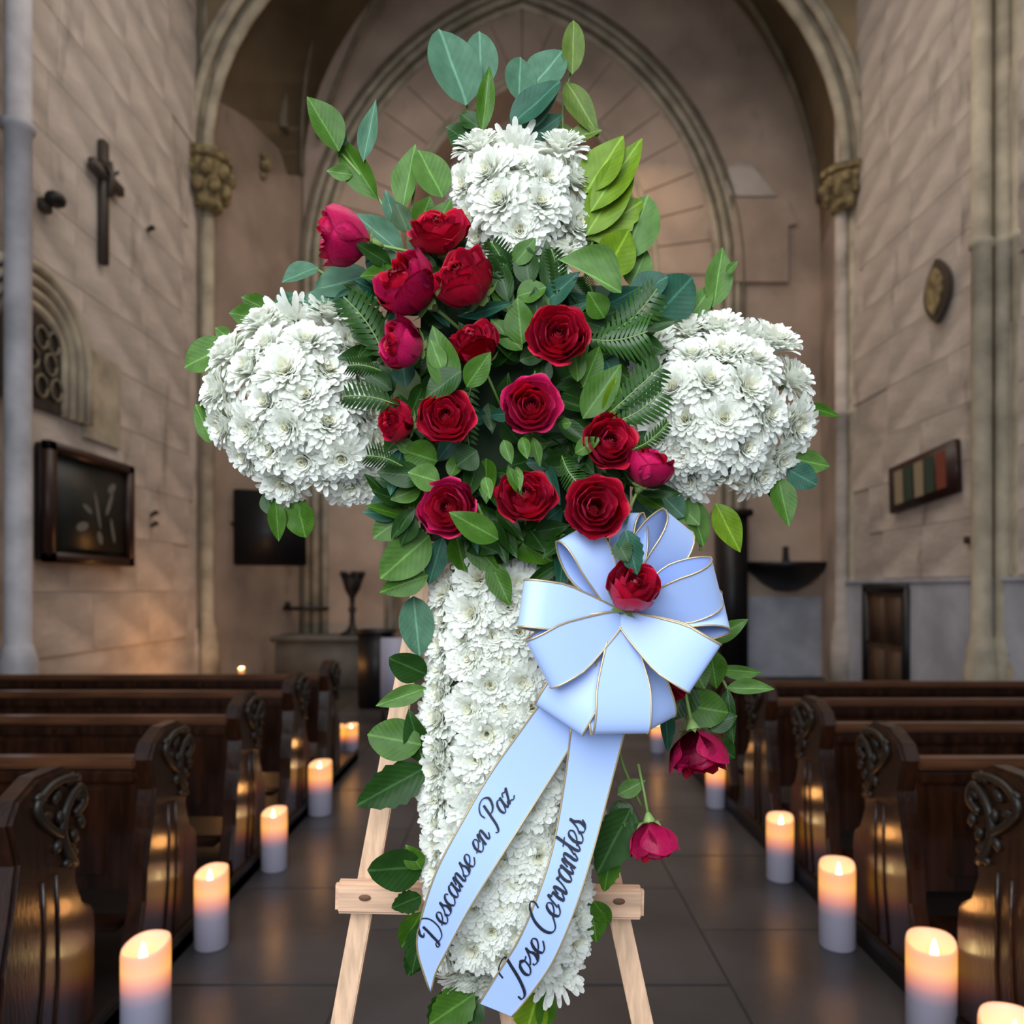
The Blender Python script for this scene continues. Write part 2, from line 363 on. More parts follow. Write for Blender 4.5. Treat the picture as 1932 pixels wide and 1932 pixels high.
# gothic window in the left wall: nested arches round dark tracery
def garch(hw, spring, peak, bot, x, n=8):
    L = [(-hw, bot), (-hw, spring)] + [(-hw + (hw * (i / n) ** 1.8), spring + (peak - spring) * math.sin(i / n * math.pi / 2)) for i in range(1, n + 1)]
    Q = [(-u, v) for u, v in reversed(L[:-1])]
    return [Vector((x, 7.45 + u, v)) for u, v in L + Q]
wn = B()
for k, (hw, pk) in enumerate(((.92, 4.72), (.80, 4.60), (.68, 4.48), (.56, 4.36))):
    tube(wn, garch(hw, 3.95, pk, 3.38, -4.68 + .02 * (3 - k)), .055, 8)
window = struct('window_1', wn, 'stone_rib', smooth=True)
b = B(); g = garch(.9, 3.95, 4.7, 3.38, -4.685); a = [b.verts.new(p) for p in g]; b.faces.new(a)
obj('reveal', b, 'stone_dark', window)
b = B(); g = garch(.52, 3.95, 4.3, 3.38, -4.665); a = [b.verts.new(p) for p in g]; b.faces.new(a); obj('pane', b, 'dark_glass', window)
b = B()
for yy, zz in ((7.3, 3.6), (7.6, 3.6), (7.45, 3.85), (7.75, 3.85), (7.6, 4.08), (7.85, 3.62), (7.8, 4.08)):
    tube(b, [Vector((-4.65, yy + .1 * math.cos(t * .7854), zz + .11 * math.sin(t * .7854))) for t in range(9)], .018, 6)
obj('tracery', b, 'stone_dark', window)
b = B(); box(b, (-4.70, 8.40, 3.25), (-4.66, 9.15, 4.25), .005); struct('trim_11', b, 'stone_rib')
# stair-like opening seen high on the left chancel wall
b = B(); box(b, (-4.02, 13.3, 9.6), (-3.9, 13.5, 10.9)); struct('trim_12', b, 'stone_dark')
# door in the right wall
b = B(); box(b, (5.12, 10.0, 0), (5.2, 11.06, 1.58)); door = struct('door_1', b, 'brown_wood')
for z0, z1 in ((.1, .75), (.85, 1.48)):
    for y0, y1 in ((10.1, 10.5), (10.56, 10.96)):
        b = B(); box(b, (5.10, y0, z0), (5.13, y1, z1), .008); obj('door_panel', b, 'brown_wood', door)
b = B(); box(b, (5.07, 9.94, 1.55), (5.2, 11.14, 1.66)); box(b, (5.07, 11.04, 0), (5.2, 11.14, 1.6)); box(b, (5.07, 9.92, 0), (5.2, 10.0, 1.6)); obj('door_frame', b, 'black_paint', door)
b = B(); lathe(b, [(0, -.03), (.03, -.02), (.03, .02), (0, .03)], (5.06, 10.95, .85), 10); obj('door_handle', b, 'black_iron', door)
# dark doorway post right of the chancel arch
b = B(); box(b, (3.66, 13.4, 0), (4.12, 13.9, 2.9), .02); box(b, (3.6, 13.35, 2.86), (4.2, 13.95, 2.98), .02); tag(obj('wooden_post', b, 'black_paint'), 'tall narrow black wooden post standing at the right foot of the chancel arch', 'post')
# platforms under the pews
for s, X0, X1 in ((-1, -1.44, -4.7), (1, 1.55, 5.2)):
    b = B(); box(b, (min(X0, X1), 1.6, 0), (max(X0, X1), 7.2, .07), .006); box(b, (X0 - (.0 if s > 0 else .02), 1.6, .0), (X0 + (.02 if s > 0 else .0), 7.2, .10), .006)
    struct('platform_left' if s < 0 else 'platform_right', b, 'plinth_wood')

# ================================================================ CHURCH THINGS
# ---- pews
END = [(-.10, .0), (-.12, .12), (-.06, .30), (-.05, .44), (-.01, .60), (.02, .76), (-.02, .90), (.02, .97), (.12, 1.02), (.26, 1.02), (.36, .97), (.39, .90), (.36, .80), (.33, .70), (.33, .60), (.37, .50), (.44, .45), (.45, .38), (.44, 0)]
def pew(s, X0, X1, Y0, label, group):
    t = thing('pew', label, 'pew', (X0, Y0, .07), group)
    ln = abs(X1 - X0); d = s   # seat runs away from the aisle
    b = B(); prism(b, END, lambda u, v, q: Vector((q * d, u, v * .93)), 0, .075); bmesh.ops.bevel(b, geom=[e for e in b.edges if abs(e.calc_length()) > 0 and len(e.link_faces) == 2 and e.calc_face_angle(0) > 1.2], offset=.012, segments=2, affect='EDGES')
    end = obj('pew_end', b, 'pew_wood', t, False)
    # scroll of carved leaves on the aisle face
    b = B(); pts = [Vector((-.008 * d, u, v * .93)) for u, v in ((.30, .66), (.25, .74), (.23, .82), (.27, .90), (.33, .93), (.35, .87), (.30, .84))]
    tube(b, crom(pts, 4), .016, 6)
    pts = [Vector((-.008 * d, u, v * .93)) for u, v in ((.24, .78), (.16, .84), (.10, .92), (.16, .97), (.24, .98), (.32, .965))]
    tube(b, crom(pts, 4), .014, 6)
    for k in range(11):
        u, v = ((.27, .68), (.21, .76), (.30, .76), (.15, .88), (.20, .93), (.34, .80), (.12, .95), (.28, .97), (.22, .85), (.29, .71), (.33, .90))[k]
        bmesh.ops.create_icosphere(b, subdivisions=1, radius=.022, matrix=Matrix.Translation((-.006 * d, u, v * .93)) @ Matrix.Rotation(k, 4, 'X') @ Matrix.Diagonal((.7, 1.4, .8, 1)))
    obj('carving', b, 'carving', end)
    b = B(); tube(b, [Vector((-.002 * d, u + .0, v * .93)) for u, v in ((.10, .05), (.14, .3), (.15, .5), (.14, .66))], .006, 6); tube(b, [Vector((-.002 * d, u, v * .93)) for u, v in ((.19, .05), (.22, .3), (.22, .5), (.21, .66))], .006, 6)
    obj('moulding', b, 'pew_wood', end)
    xs = lambda q: q * d
    b = B(); box(b, (xs(.075), .02, .30), (xs(ln), .05, .80)); obj('backrest', b, 'pew_wood', t, False)
    n = 4; pw = (ln - .15) / n
    for k in range(n):
        a = .12 + k * pw
        b = B(); box(b, (xs(a + .08), .005, .36), (xs(a + pw - .08), .024, .72), .008); obj('panel', b, 'pew_wood', t, False)
    b = B(); box(b, (xs(.06), -.02, .80), (xs(ln), .07, .845), .012); obj('top_rail', b, 'pew_rail', t, False)
    b = B(); box(b, (xs(.075), -.005, .74), (xs(ln), .022, .79), .008); obj('lower_rail', b, 'pew_wood', t, False)
    b = B(); box(b, (xs(.06), .05, .38), (xs(ln), .42, .42), .01); obj('seat', b, 'pew_wood', t, False)
    b = B(); box(b, (xs(.10), -.09, .17), (xs(ln), .03, .20), .006); obj('kneeler', b, 'pew_wood', t, False)
    b = B(); box(b, (xs(ln - .06), -.05, 0), (xs(ln), .42, .84), .01); obj('pew_end', b, 'pew_wood', t, False)
rowsL = (2.25, 3.12, 4.12, 5.12, 6.1); rowsR = (2.27, 3.1, 3.9, 4.75, 5.65)
nm = ('nearest', 'second', 'third', 'fourth', 'farthest')
for i, Y0 in enumerate(rowsL):
    pew(-1, -1.46, -4.5, Y0, 'dark carved wooden pew left of the aisle, %s row from the front of the picture' % nm[i], 'pews left of the aisle')
for i, Y0 in enumerate(rowsR):
    pew(1, 1.57, 5.0, Y0, 'dark carved wooden pew right of the aisle, %s row from the front of the picture' % nm[i], 'pews right of the aisle')
# small things on the pews
t = thing('bottle', 'small dark bottle with silver cap on the rail of the nearest left pew', 'bottle', (-1.60, 2.31, .915))
b = B(); lathe(b, [(.0, 0), (.016, 0), (.018, .01), (.016, .035), (.007, .042), (.007, .05)], n=14); obj('body', b, 'black_paint', t)
b = B(); lathe(b, [(.009, .05), (.010, .055), (.009, .065), (0, .067)], n=12); obj('cap', b, 'shaft_stone', t)

# ---- candles
def candle_mesh(n=28):
    b = B(); rows = []
    prof = [(0, 0, 0), (.93, 0, 0), (1, .02, 0), (1, .5, .5), (1, .93, 1), (.97, .97, 1), (.90, .96, 1), (.86, .90, 1), (.84, .55, 0), (0, .53, 0)]
    for r, z, k in prof:
        row = []
        for i in range(n):
            a = 2 * math.pi * i / n
            tilt = (.045 * math.sin(a) + .025 * math.cos(a) + .008 * math.sin(3 * a + 1)) * (1 if k == 1 else 0)
            row.append(b.verts.new((r * math.cos(a) * .5, r * math.sin(a) * .5, z + tilt)))
        rows.append(row)
    for a, c in zip(rows, rows[1:]):
        for i in range(n): b.faces.new((a[i], a[(i + 1) % n], c[(i + 1) % n], c[i]))
    bmesh.ops.remove_doubles(b, verts=b.verts[:], dist=1e-5)
    for f in b.faces: f.smooth = True
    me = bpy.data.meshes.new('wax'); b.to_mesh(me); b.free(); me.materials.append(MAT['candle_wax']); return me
cme = candle_mesh()
fb_ = B(); lathe(fb_, [(0, 0), (.3, .12), (.42, .3), (.34, .55), (.16, .82), (0, 1)], n=12)
for f in fb_.faces: f.smooth = True
fme = bpy.data.meshes.new('flame'); fb_.to_mesh(fme); fb_.free(); fme.materials.append(MAT['flame'])
wb = B(); lathe(wb, [(.5, 0), (.5, 1)], n=6); wme = bpy.data.meshes.new('wick'); wb.to_mesh(wme); wb.free(); wme.materials.append(MAT['wick'])
def candle(X, Y, z, dia, h, label, power=.55):
    t = thing('candle', label, 'candle', (X, Y, z), 'lit pillar candles in the church')
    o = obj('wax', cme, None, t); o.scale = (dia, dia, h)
    o = obj('flame', fme, None, t); o.location = (0, -dia * .12, h * .80); o.scale = (dia * .2, dia * .2, h * .22)
    o = obj('wick', wme, None, t); o.location = (0, -dia * .12, h * .52); o.scale = (.006, .006, h * .29)
    l = bpy.data.lights.new('candle_glow', 'POINT'); l.energy = power; l.color = (1, .44, .13); l.shadow_soft_size = .03
    lo = bpy.data.objects.new('candle_glow', l); C.objects.link(lo); lo.location = (X, Y, z + h * 1.35)
    return t
cl = [(-1.31, 2.75, .167, .34, 'nearest candle left of the aisle, tall glowing pillar beside the first pews'),
      (-1.345, 3.44, .147, .345, 'second candle left of the aisle, by the end of the second pew'),
      (-1.355, 4.38, .145, .34, 'third candle left of the aisle, narrow glowing pillar'),
      (-1.36, 5.45, .165, .37, 'fourth candle left of the aisle with a slanting melted rim'),
      (-1.66, 7.35, .12, .29, 'left candle of the far pair beyond the left pews'),
      (-1.525, 7.30, .125, .31, 'right candle of the far pair beyond the left pews'),
      (1.44, 2.22, .165, .36, 'candle cut off by the bottom right corner of the picture'),
      (1.50, 2.75, .166, .35, 'tall glowing candle second from the bottom right corner'),
      (1.455, 3.44, .155, .375, 'right aisle candle with broad blue white base, beside the second pew'),
      (1.475, 4.23, .146, .35, 'right aisle candle standing between the third and fourth pews'),
      (1.49, 5.63, .140, .325, 'small far candle below the hanging rose right of the aisle'),
      (1.42, 7.5, .14, .30, 'farthest candle right of the aisle, half hidden behind the ribbon bow')]
for X, Y, dia, h, lab in cl: candle(X, Y, 0, dia, h, lab)
t = thing('candle_stand', 'slim dark candle stand behind the far left pews', 'stand', (-3.52, 10, 0))
b = B(); lathe(b, [(.12, 0), (.12, .03), (.03, .05), (.025, .32), (.07, .35), (.07, .37)], n=14); obj('stand', b, 'black_iron', t)
candle(-3.52, 10, .37, .07, .20, 'tiny lone candle above the far left pews by the wall pier', 32)

# ---- things on the left wall
t = thing('framed_painting', 'dark framed painting with faint pale figures on the left wall', 'painting', (-4.66, 8.4, 2.46))
b = B(); box(b, (-.03, -.86, -.58), (.06, .84, .58), .01); obj('backing', b, 'black_paint', t)
b = B()
for a, c in (((.03, -.86, .50), (.13, .84, .60)), ((.03, -.86, -.60), (.13, .84, -.50)), ((.03, -.86, -.6), (.13, -.74, .6)), ((.03, .72, -.6), (.13, .84, .6))): box(b, a, c, .01)
obj('frame', b, 'frame_wood', t)
b = B(); box(b, (.05, -.75, -.51), (.075, .73, .51)); obj('canvas', b, 'picture', t)
b = B()
for y, z, ry, rz, ang in ((.1, 0, .03, .22, .3), (.35, .1, .04, .16, -.5), (-.2, -.2, .12, .05, .2), (.15, -.3, .05, .08, .5), (.4, .28, .10, .05, .5), (-.1, .0, .10, .03, -.4), (.42, -.2, .03, .15, .3)):
    bmesh.ops.create_circle(b, cap_ends=True, segments=12, radius=1, matrix=Matrix.Translation((.078, y, z)) @ Matrix.Rotation(ang, 4, 'X') @ Matrix.Rotation(R(90), 4, 'Y') @ Matrix.Diagonal((rz, ry, 1, 1)))
obj('painted_figures', b, 'picture_pale', t)
t = thing('wall_cross', 'slender dark cross hanging high on the left wall', 'cross', (-4.66, 8.75, 5.95))
b = B(); box(b, (-.03, -.055, -.66), (.05, .055, .74), .008); obj('upright', b, 'bronze', t)
b = B(); box(b, (-.01, -.30, .28), (.07, .36, .40), .008); obj('crossbar', b, 'bronze', t)
b = B(); tube(b, [(.08, 0, .50), (.09, .02, .30), (.08, .0, .12)], [.035, .045, .03], 8); tube(b, [(.08, -.16, .46), (.09, 0, .34), (.08, .18, .48)], .022, 6); obj('figure', b, 'bronze', t)
def bracket(X, Y, z, s, label):
    t = thing('wall_bracket', label, 'bracket', (X, Y, z)); d = 1 if X < 0 else -1
    b = B(); tube(b, [(0, 0, 0), (.05 * d * s, 0, .02 * s), (.12 * d * s, .0, .10 * s)], .02 * s, 6); bmesh.ops.create_icosphere(b, subdivisions=2, radius=.075 * s, matrix=Matrix.Translation((.09 * d * s, 0, .05 * s)) @ Matrix.Diagonal((1, 1.2, .8, 1)))
    obj('bracket_arm', b, 'black_iron', t); b = B(); lathe(b, [(.0, -.05 * s), (.06 * s, -.04 * s), (.06 * s, .04 * s), (0, .05 * s)], n=10); obj('plate', b, 'bronze', t)
bracket(-4.68, 7.68, 5.42, 1.3, 'small black wall bracket beside the near shaft on the left wall')
bracket(-4.68, 9.9, 6.22, .5, 'small dark wall knob right of the hanging cross')
bracket(-4.68, 10.0, 2.56, .5, 'upper of two small dark knobs right of the framed painting'); bracket(-4.68, 10.0, 2.42, .5, 'lower of two small dark knobs right of the framed painting')
t = thing('wall_ornament', 'small worn ochre relief high on the wall beyond the left capital', 'ornament', P(499, 315, 13.0))
b = B()
for k, (x, z, r) in enumerate(((0, .16, .07), (.02, 0, .10), (-.02, -.16, .07), (.05, .08, .05))): bmesh.ops.create_icosphere(b, subdivisions=2, radius=r, matrix=Matrix.Translation((x, -.02, z)))
obj('relief', b, 'capital_stone', t)
t = thing('black_screen', 'black flat screen on the wall below the left arm of the floral cross', 'screen', P(510, 995, 12.4), rot=(R(-6), 0, R(22)))
b = B(); box(b, (-.56, -.05, -.62), (.56, .05, .60), .02); obj('casing', b, 'black_paint', t)
b = B(); box(b, (-.50, -.06, -.55), (.50, -.045, .54), .005); obj('screen_glass', b, 'dark_glass' if 0 else 'black_paint', t)
b = B(); tube(b, [(-.3, .04, 0), (-.45, .2, 0), (-.75, .1, .15)], .03, 6); obj('mount', b, 'black_iron', t)
# ---- chancel
t = thing('altar_block', 'plain grey stone altar block at the left of the chancel', 'altar', (-3.05, 12.6, 0))
b = B(); box(b, (-.75, -.3, 0), (.75, .5, .74), .02); obj('block', b, 'grey_stone', t)
b = B(); box(b, (-.82, -.36, .74), (.82, .55, .83), .02); obj('slab', b, 'grey_stone', t)
t = thing('candelabrum', 'black ornate candelabrum standing on the grey altar block', 'candelabrum', (-2.62, 12.6, .83))
b = B(); lathe(b, [(.20, 0), (.20, .03), (.10, .08), (.05, .16), (.04, .35), (.07, .42), (.04, .48), (.05, .62), (.12, .75), (.16, .92), (.12, 1.0), (0, 1.02)], n=14); obj('stem', b, 'black_iron', t)
b = B()
for k in range(5):
    a = k * 1.257; tube(b, [(0, 0, .7), (.10 * math.cos(a), .10 * math.sin(a), .74), (.17 * math.cos(a), .17 * math.sin(a), .95)], .022, 6); lathe(b, [(.03, 0), (.05, .06), (.04, .10)], (.17 * math.cos(a), .17 * math.sin(a), .95), 8)
obj('arms', b, 'black_iron', t)
t = thing('wall_shelf', 'thin dark wall shelf left of the black candelabrum', 'shelf', P(570, 1148, 13.6))
b = B(); box(b, (-.46, -.1, -.03), (.46, .1, .03), .01); obj('board', b, 'black_iron', t); b = B(); box(b, (-.42, -.06, 0), (-.22, .08, .12), .02); obj('bracket', b, 'black_iron', t)
for k, px in enumerate((648, 668, 690, 708)):
    b = B(); lathe(b, [(.05, 0), (.06, .1), (.045, .15), (.045, 3.3), (.06, 3.35), (.02, 3.5)], ((px - CX) * 14.7 / F, 14.7, .0), 10)
    tag(obj('wooden_pole', b, 'brown_wood'), ('leftmost brown pole behind the candelabrum', 'second brown pole from the left, right behind the candelabrum', 'third brown pole from the left behind the candelabrum', 'rightmost brown pole behind the candelabrum')[k], 'pole', 'poles behind the candelabrum')
t = thing('notice_board', 'small pale lilac board standing left of the flower easel, behind it', 'board', ((741 - CX) * 9 / F, 9, 0))
b = B(); box(b, (-.14, -.02, .22), (.14, .0, 1.02), .005); obj('panel', b, 'pale_board', t)
b = B(); box(b, (-.13, -.01, 0), (-.10, .02, .3)); box(b, (.10, -.01, 0), (.13, .02, .3)); obj('legs', b, 'black_iron', t)
b = B(); box(b, (-2.05, 10.2, 0), (-1.62, 10.6, 1.05), .02); box(b, (-2.09, 10.16, 1.0), (-1.58, 10.64, 1.04), .01); tag(obj('recess', b, 'black_paint'), 'black lectern box between the altar block and the pale board', 'recess')  # black box standing in for the dark opening here
# ---- right side
t = thing('wall_basin', 'dark bowl shaped wall basin right of the chancel arch', 'basin', P(1482, 1062, 13.95))
b = B(); lathe(b, [(.02, -.52), (.20, -.50), (.42, -.38), (.60, -.22), (.74, -.08), (.78, 0), (.70, .0), (.5, -.1), (0, -.15)], n=20, a0=180, a1=360); obj('bowl', b, 'black_paint', t)
b = B(); box(b, (-.78, -.12, -.10), (.78, .02, .02), .01); obj('rim', b, 'frame_wood', t)
b = B(); lathe(b, [(.08, 0), (.06, .06), (.05, .2), (.06, .28), (0, .3)], (-.05, -.15, 0), 10); obj('cover_knob', b, 'black_iron', t)
t = thing('wall_medallion', 'dark almond shaped medallion high on the right wall', 'medallion', (5.17, 9.28, 5.19))
def ves(w_, h_, n=10): return [(w_ * (1 - (2 * i / n - 1) ** 2), h_ * (2 * i / n - 1)) for i in range(n + 1)] + [(-w_ * (1 - (2 * i / n - 1) ** 2), h_ * (2 * i / n - 1)) for i in range(n - 1, 0, -1)]
b = B(); prism(b, ves(.27, .39), lambda u, v, d: Vector((d, u, v)), -.06, 0); obj('rim', b, 'bronze', t, False)
b = B(); prism(b, ves(.18, .29), lambda u, v, d: Vector((d, u, v)), -.09, -.05); obj('centre_boss', b, 'capital_stone', t, False)
t = thing('picture_triptych', 'brown framed board of three small pictures hanging askew on the right wall', 'picture', (5.15, 9.65, 2.97), rot=(R(-4), 0, 0))
b = B(); box(b, (-.04, -.78, -.31), (.04, .78, .31), .01); obj('frame', b, 'frame_wood', t)
for k, (y, m) in enumerate(((.50, 'panel_cream'), (.25, 'panel_green'), (0, 'panel_cream'), (-.25, 'panel_green'), (-.50, 'panel_red'))):
    b = B(); box(b, (-.05, y - .10, -.22), (-.035, y + .10, .22)); obj('picture', b, m, t, False)
t = thing('wall_plate', 'small dark plate low on the right wall beside the shafts', 'plate', (5.17, 8.65, 2.15))
b = B(); box(b, (-.02, -.12, -.04), (.02, .12, .04), .004); obj('plate', b, 'bronze', t)

# ================================================================ FLOWER STAND
# ---- easel
t = thing('easel', 'pale pine wooden easel standing in the aisle behind the floral cross', 'easel', (0, 0, 0))
def leg(p0, p1, Y0, Y1, wd):
    a = P(*p0, Y0); c = P(*p1, Y1); d = (c - a); c = a + d * ((a.z) / (a.z - c.z))      # run on down to the floor
    b = B(); beam(b, a, c, wd, .022, bev=.002); return obj('leg', b, 'pine', t, False)
leg((800, 1090), (662, 1840), 1.36, 1.25, .034); leg((1010, 1000), (1192, 1840), 1.36, 1.25, .034)
b = B(); a = P(905, 900, 1.38); beam(b, a, (0.03, 2.05, 0.0), .03, .02, bev=.002); obj('rear_leg', b, 'pine', t, False)
b = B(); a = P(634, 1690, 1.235); c = P(1214, 1702, 1.235); beam(b, a, c, .052, .022, bev=.006); bar = obj('crossbar', b, 'pine_bar', t, False)
for px, py in ((688, 1694), (1168, 1701)):
    b = B(); q = P(px, py, 1.222); lathe(b, [(0, .002), (.006, .002), (.009, 0)], (0, 0, 0), 10, cap=False)
    bmesh.ops.transform(b, matrix=Matrix.Translation(q) @ Matrix.Rotation(R(90), 4, 'X') @ Matrix.Diagonal((1.1, .6, 1, 1)), verts=b.verts[:]); obj('knot', b, 'knot', bar)
b = B(); beam(b, P(800, 1440, 1.30), P(1100, 1440, 1.30), .03, .016); obj('brace', b, 'pine_bar', t, False)
b = B(); beam(b, P(968, 1880, 1.24), P(1000, 2100, 1.23), .05, .016, up=(0, 1, 0)); obj('stake', b, 'pine', t, False)

# ---- foam cross behind the flowers
foam = thing('foam_cross', 'pale green floral foam cross almost hidden under the white flowers', 'foam cross')
def slab(poly, Y0, Y1, m, name):
    b = B(); prism(b, poly, lambda u, v, d: P(u, v, 1.2) + Vector((0, d - 1.2, 0)), Y0, Y1); return obj(name, b, m, foam, False)
slab([(905, 310), (1060, 310), (1060, 620), (905, 620)], 1.185, 1.22, 'foam', 'top_arm')
slab([(480, 665), (895, 665), (895, 870), (480, 870)], 1.185, 1.22, 'foam', 'left_arm'); slab([(1070, 665), (1440, 665), (1440, 870), (1070, 870)], 1.185, 1.22, 'foam', 'right_arm')
slab([(850, 891), (1075, 891), (1075, 1820), (850, 1820)], 1.185, 1.22, 'foam', 'lower_arm')
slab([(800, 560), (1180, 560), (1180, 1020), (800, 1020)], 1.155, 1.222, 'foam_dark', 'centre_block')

# ---- chrysanthemums
def chrys_mesh(seed, n=150, name='petals', ruf=False):
    rn = random.Random(seed); b = B()
    for i in range(n):
        t_ = (i + .5) / n; a = i * 2.39996 + rn.uniform(-.12, .12)
        el = R((102 * (1 - t_) ** .9 + rn.uniform(-9, 9) + 3) if not ruf else rn.uniform(28, 88) * (1 - .55 * t_) + 14); L = (.40 + .62 * t_ ** .8) * rn.uniform(.86, 1.1); r0 = .05 + .16 * t_
        wd = .105 * rn.uniform(.85, 1.2); tw = rn.uniform(-.35, .35) * (1.8 if ruf else 1); rows = []
        for j, s in enumerate((0, .35, .68, .9, 1)):
            w_ = wd * (.5, .8, 1.05, .95, .45)[j]
            rad = r0 + L * s * math.cos(el) * (1 - .0 * s); z = L * s * math.sin(el) + .10 * L * math.sin(s * 3.14) - (.10 * s * s * t_) + .30 * (1 - t_) 
            rad += .10 * s * s * math.sin(el)
            row = []
            for k in (-1, 0, 1):
                cup = .35 * w_ * abs(k) + (.0)
                x, y = rad, k * w_; zz = z + cup + k * tw * w_
                row.append(b.verts.new((x * math.cos(a) - y * math.sin(a), x * math.sin(a) + y * math.cos(a), zz)))
            rows.append(row)
        for p, q in zip(rows, rows[1:]):
            for k in (0, 1):
                f = b.faces.new((p[k], p[k + 1], q[k + 1], q[k])); f.smooth = True
                f.material_index = 1 if (t_ < .16) else 0
    me = bpy.data.meshes.new(name); b.to_mesh(me); b.free(); me.materials.append(MAT['petal_white']); me.materials.append(MAT['petal_cream']); return me
CH = [chrys_mesh(s) for s in range(4)]; CR = [chrys_mesh(s + 9, 175, 'petals', True) for s in range(4)]
db = B(); lathe(db, [(.13, .30), (.12, .40), (.07, .47), (0, .49)], n=10)
for f in db.faces: f.smooth = True
DM = bpy.data.meshes.new('flower_centre'); db.to_mesh(DM); db.free(); DM.materials.append(MAT['disc_yellow'])
cb = B(); lathe(cb, [(.04, -.25), (.12, -.08), (.22, .02), (.15, .06)], n=8)
CM = bpy.data.meshes.new('calyx'); cb.to_mesh(CM); cb.free(); CM.materials.append(MAT['sepal_green'])
def aim(o, p, nrm, roll, s):
    q = Vector(nrm).normalized().to_track_quat('Z', 'Y') @ Quaternion((0, 0, 1), roll)
    o.rotation_mode = 'QUATERNION'; o.rotation_quaternion = q; o.location = p
    o.scale = s if isinstance(s, tuple) else (s, s, s)
chn = 0
def chrys(p, nrm, s, rn, label, group, showdisc, ruf=.4):
    global chn
    root = bpy.data.objects.new('chrysanthemum', None); C.objects.link(root); tag(root, label, 'flower', group); root.empty_display_size = .02
    aim(root, p, nrm, rn.uniform(0, 6.28), s); chn += 1
    for nm_, me in (('petals', rn.choice(CR if rn.random() < ruf and not showdisc else CH)), ('calyx', CM)) + ((('flower_centre', DM),) if showdisc else ()):
        o = bpy.data.objects.new(nm_, me); C.objects.link(o); o.parent = root
        if nm_ == 'petals': o['kind'] = 'stuff'
def inside(poly, x, y):
    c = False; n = len(poly)
    for i in range(n):
        x1, y1 = poly[i]; x2, y2 = poly[i - 1]
        if (y1 > y) != (y2 > y) and x < (x2 - x1) * (y - y1) / (y2 - y1) + x1: c = not c
    return c
def edge_d(poly, x, y):
    best = 1e9; n = len(poly)
    for i in range(n):
        ax, ay = poly[i - 1]; bx, by = poly[i]; dx, dy = bx - ax, by - ay
        t_ = max(0, min(1, ((x - ax) * dx + (y - ay) * dy) / (dx * dx + dy * dy)))
        d = math.hypot(x - ax - t_ * dx, y - ay - t_ * dy)
        if d < best: best = d; nx, ny = ((x - ax - t_ * dx) / (d + 1e-6), (y - ay - t_ * dy) / (d + 1e-6))
    return best, nx, ny
def pack(poly, step, seed, label, group, dome, Yb, s0=.037, skip=None, disc=.35, soft=70, ruf=.4, ins=(22, 18)):
    arm = group
    rn = random.Random(seed); xs = [p[0] for p in poly]; ys = [p[1] for p in poly]; mx, my = (min(xs) + max(xs)) / 2, (min(ys) + max(ys)) / 2
    poly = [(mx + (x - mx) * (1 - 2 * ins[0] / (max(xs) - min(xs))), my + (y - my) * (1 - 2 * ins[1] / (max(ys) - min(ys)))) for x, y in poly]
    xs = [p[0] for p in poly]; ys = [p[1] for p in poly]
    cand = []
    for k in range(len(poly)):
        (ax, ay), (bx, by) = poly[k - 1], poly[k]; m_ = max(1, round(math.hypot(bx - ax, by - ay) / (step * .8)))
        cand += [(ax + (bx - ax) * q / m_ + (sum(xs) / len(xs) - ax) * .02, ay + (by - ay) * q / m_) for q in range(m_)]
    y = min(ys) + 3; row = 0
    while y <= max(ys):
        cand += [(min(xs) + (step / 2 if row % 2 else 0) + step * q + rn.uniform(-7, 7), y + rn.uniform(-6, 6)) for q in range(int((max(xs) - min(xs)) / step) + 1)]
        y += step * .82; row += 1
    cand += [(rn.uniform(min(xs), max(xs)), rn.uniform(min(ys), max(ys))) for q in range(900)]
    got = []
    for ci, (px, py) in enumerate(cand):
            if all(math.hypot(px - a, py - c) > step * .70 for a, c in got) and (ci < len(cand) * 0 or inside(poly, px, py) or edge_d(poly, px, py)[0] < 6):
                got.append((px, py))
                d, ex, ey = edge_d(poly, px, py); k = max(0, 1 - d / soft)        # 1 at the rim
                Y = Yb + dome * (k ** 2); tilt = k * 1.05
                n_ = Vector((-ex * tilt + rn.uniform(-.15, .15), -1, ey * tilt + .12 + rn.uniform(-.15, .15)))
                fx = (px - min(xs)) / (max(xs) - min(xs)); fy = (py - min(ys)) / (max(ys) - min(ys))
                vn = ('top', 'upper part', 'middle', 'lower part', 'bottom')[min(4, int(fy * 5))]; hn = ('left edge', 'centre', 'right edge')[min(2, int(fx * 3))]
                dd = rn.random() < disc
                lab = 'white chrysanthemum with %s, %s of the %s, %s' % ('a yellow centre' if dd else 'ruffled petals', vn, label.replace(' of the floral cross', ''), hn)
                chrys(P(px, py, Y + rn.uniform(-.006, .006)), n_, s0 * rn.uniform(.92, 1.12), rn, lab, 'white chrysanthemums, %s of the %s, %s' % (vn, label, hn), dd, ruf)
topp = [(892, 275), (975, 268), (1070, 280), (1084, 340), (1080, 440), (1075, 520), (925, 500), (892, 420), (880, 350)]
leftp = [(495, 612), (560, 590), (635, 595), (668, 650), (695, 710), (700, 790), (722, 860), (735, 915), (620, 925), (540, 915), (465, 860), (420, 800), (408, 740), (425, 670)]
rightp = [(1210, 655), (1290, 625), (1400, 622), (1465, 650), (1505, 720), (1503, 800), (1470, 870), (1395, 932), (1300, 925), (1235, 880), (1195, 800), (1190, 720)]
lowp = [(835, 1110), (860, 1050), (1030, 1040), (1060, 1200), (1085, 1320), (1120, 1380), (1110, 1500), (1085, 1640), (1088, 1780), (1060, 1852), (960, 1850), (860, 1845), (825, 1790), (818, 1500), (822, 1300)]
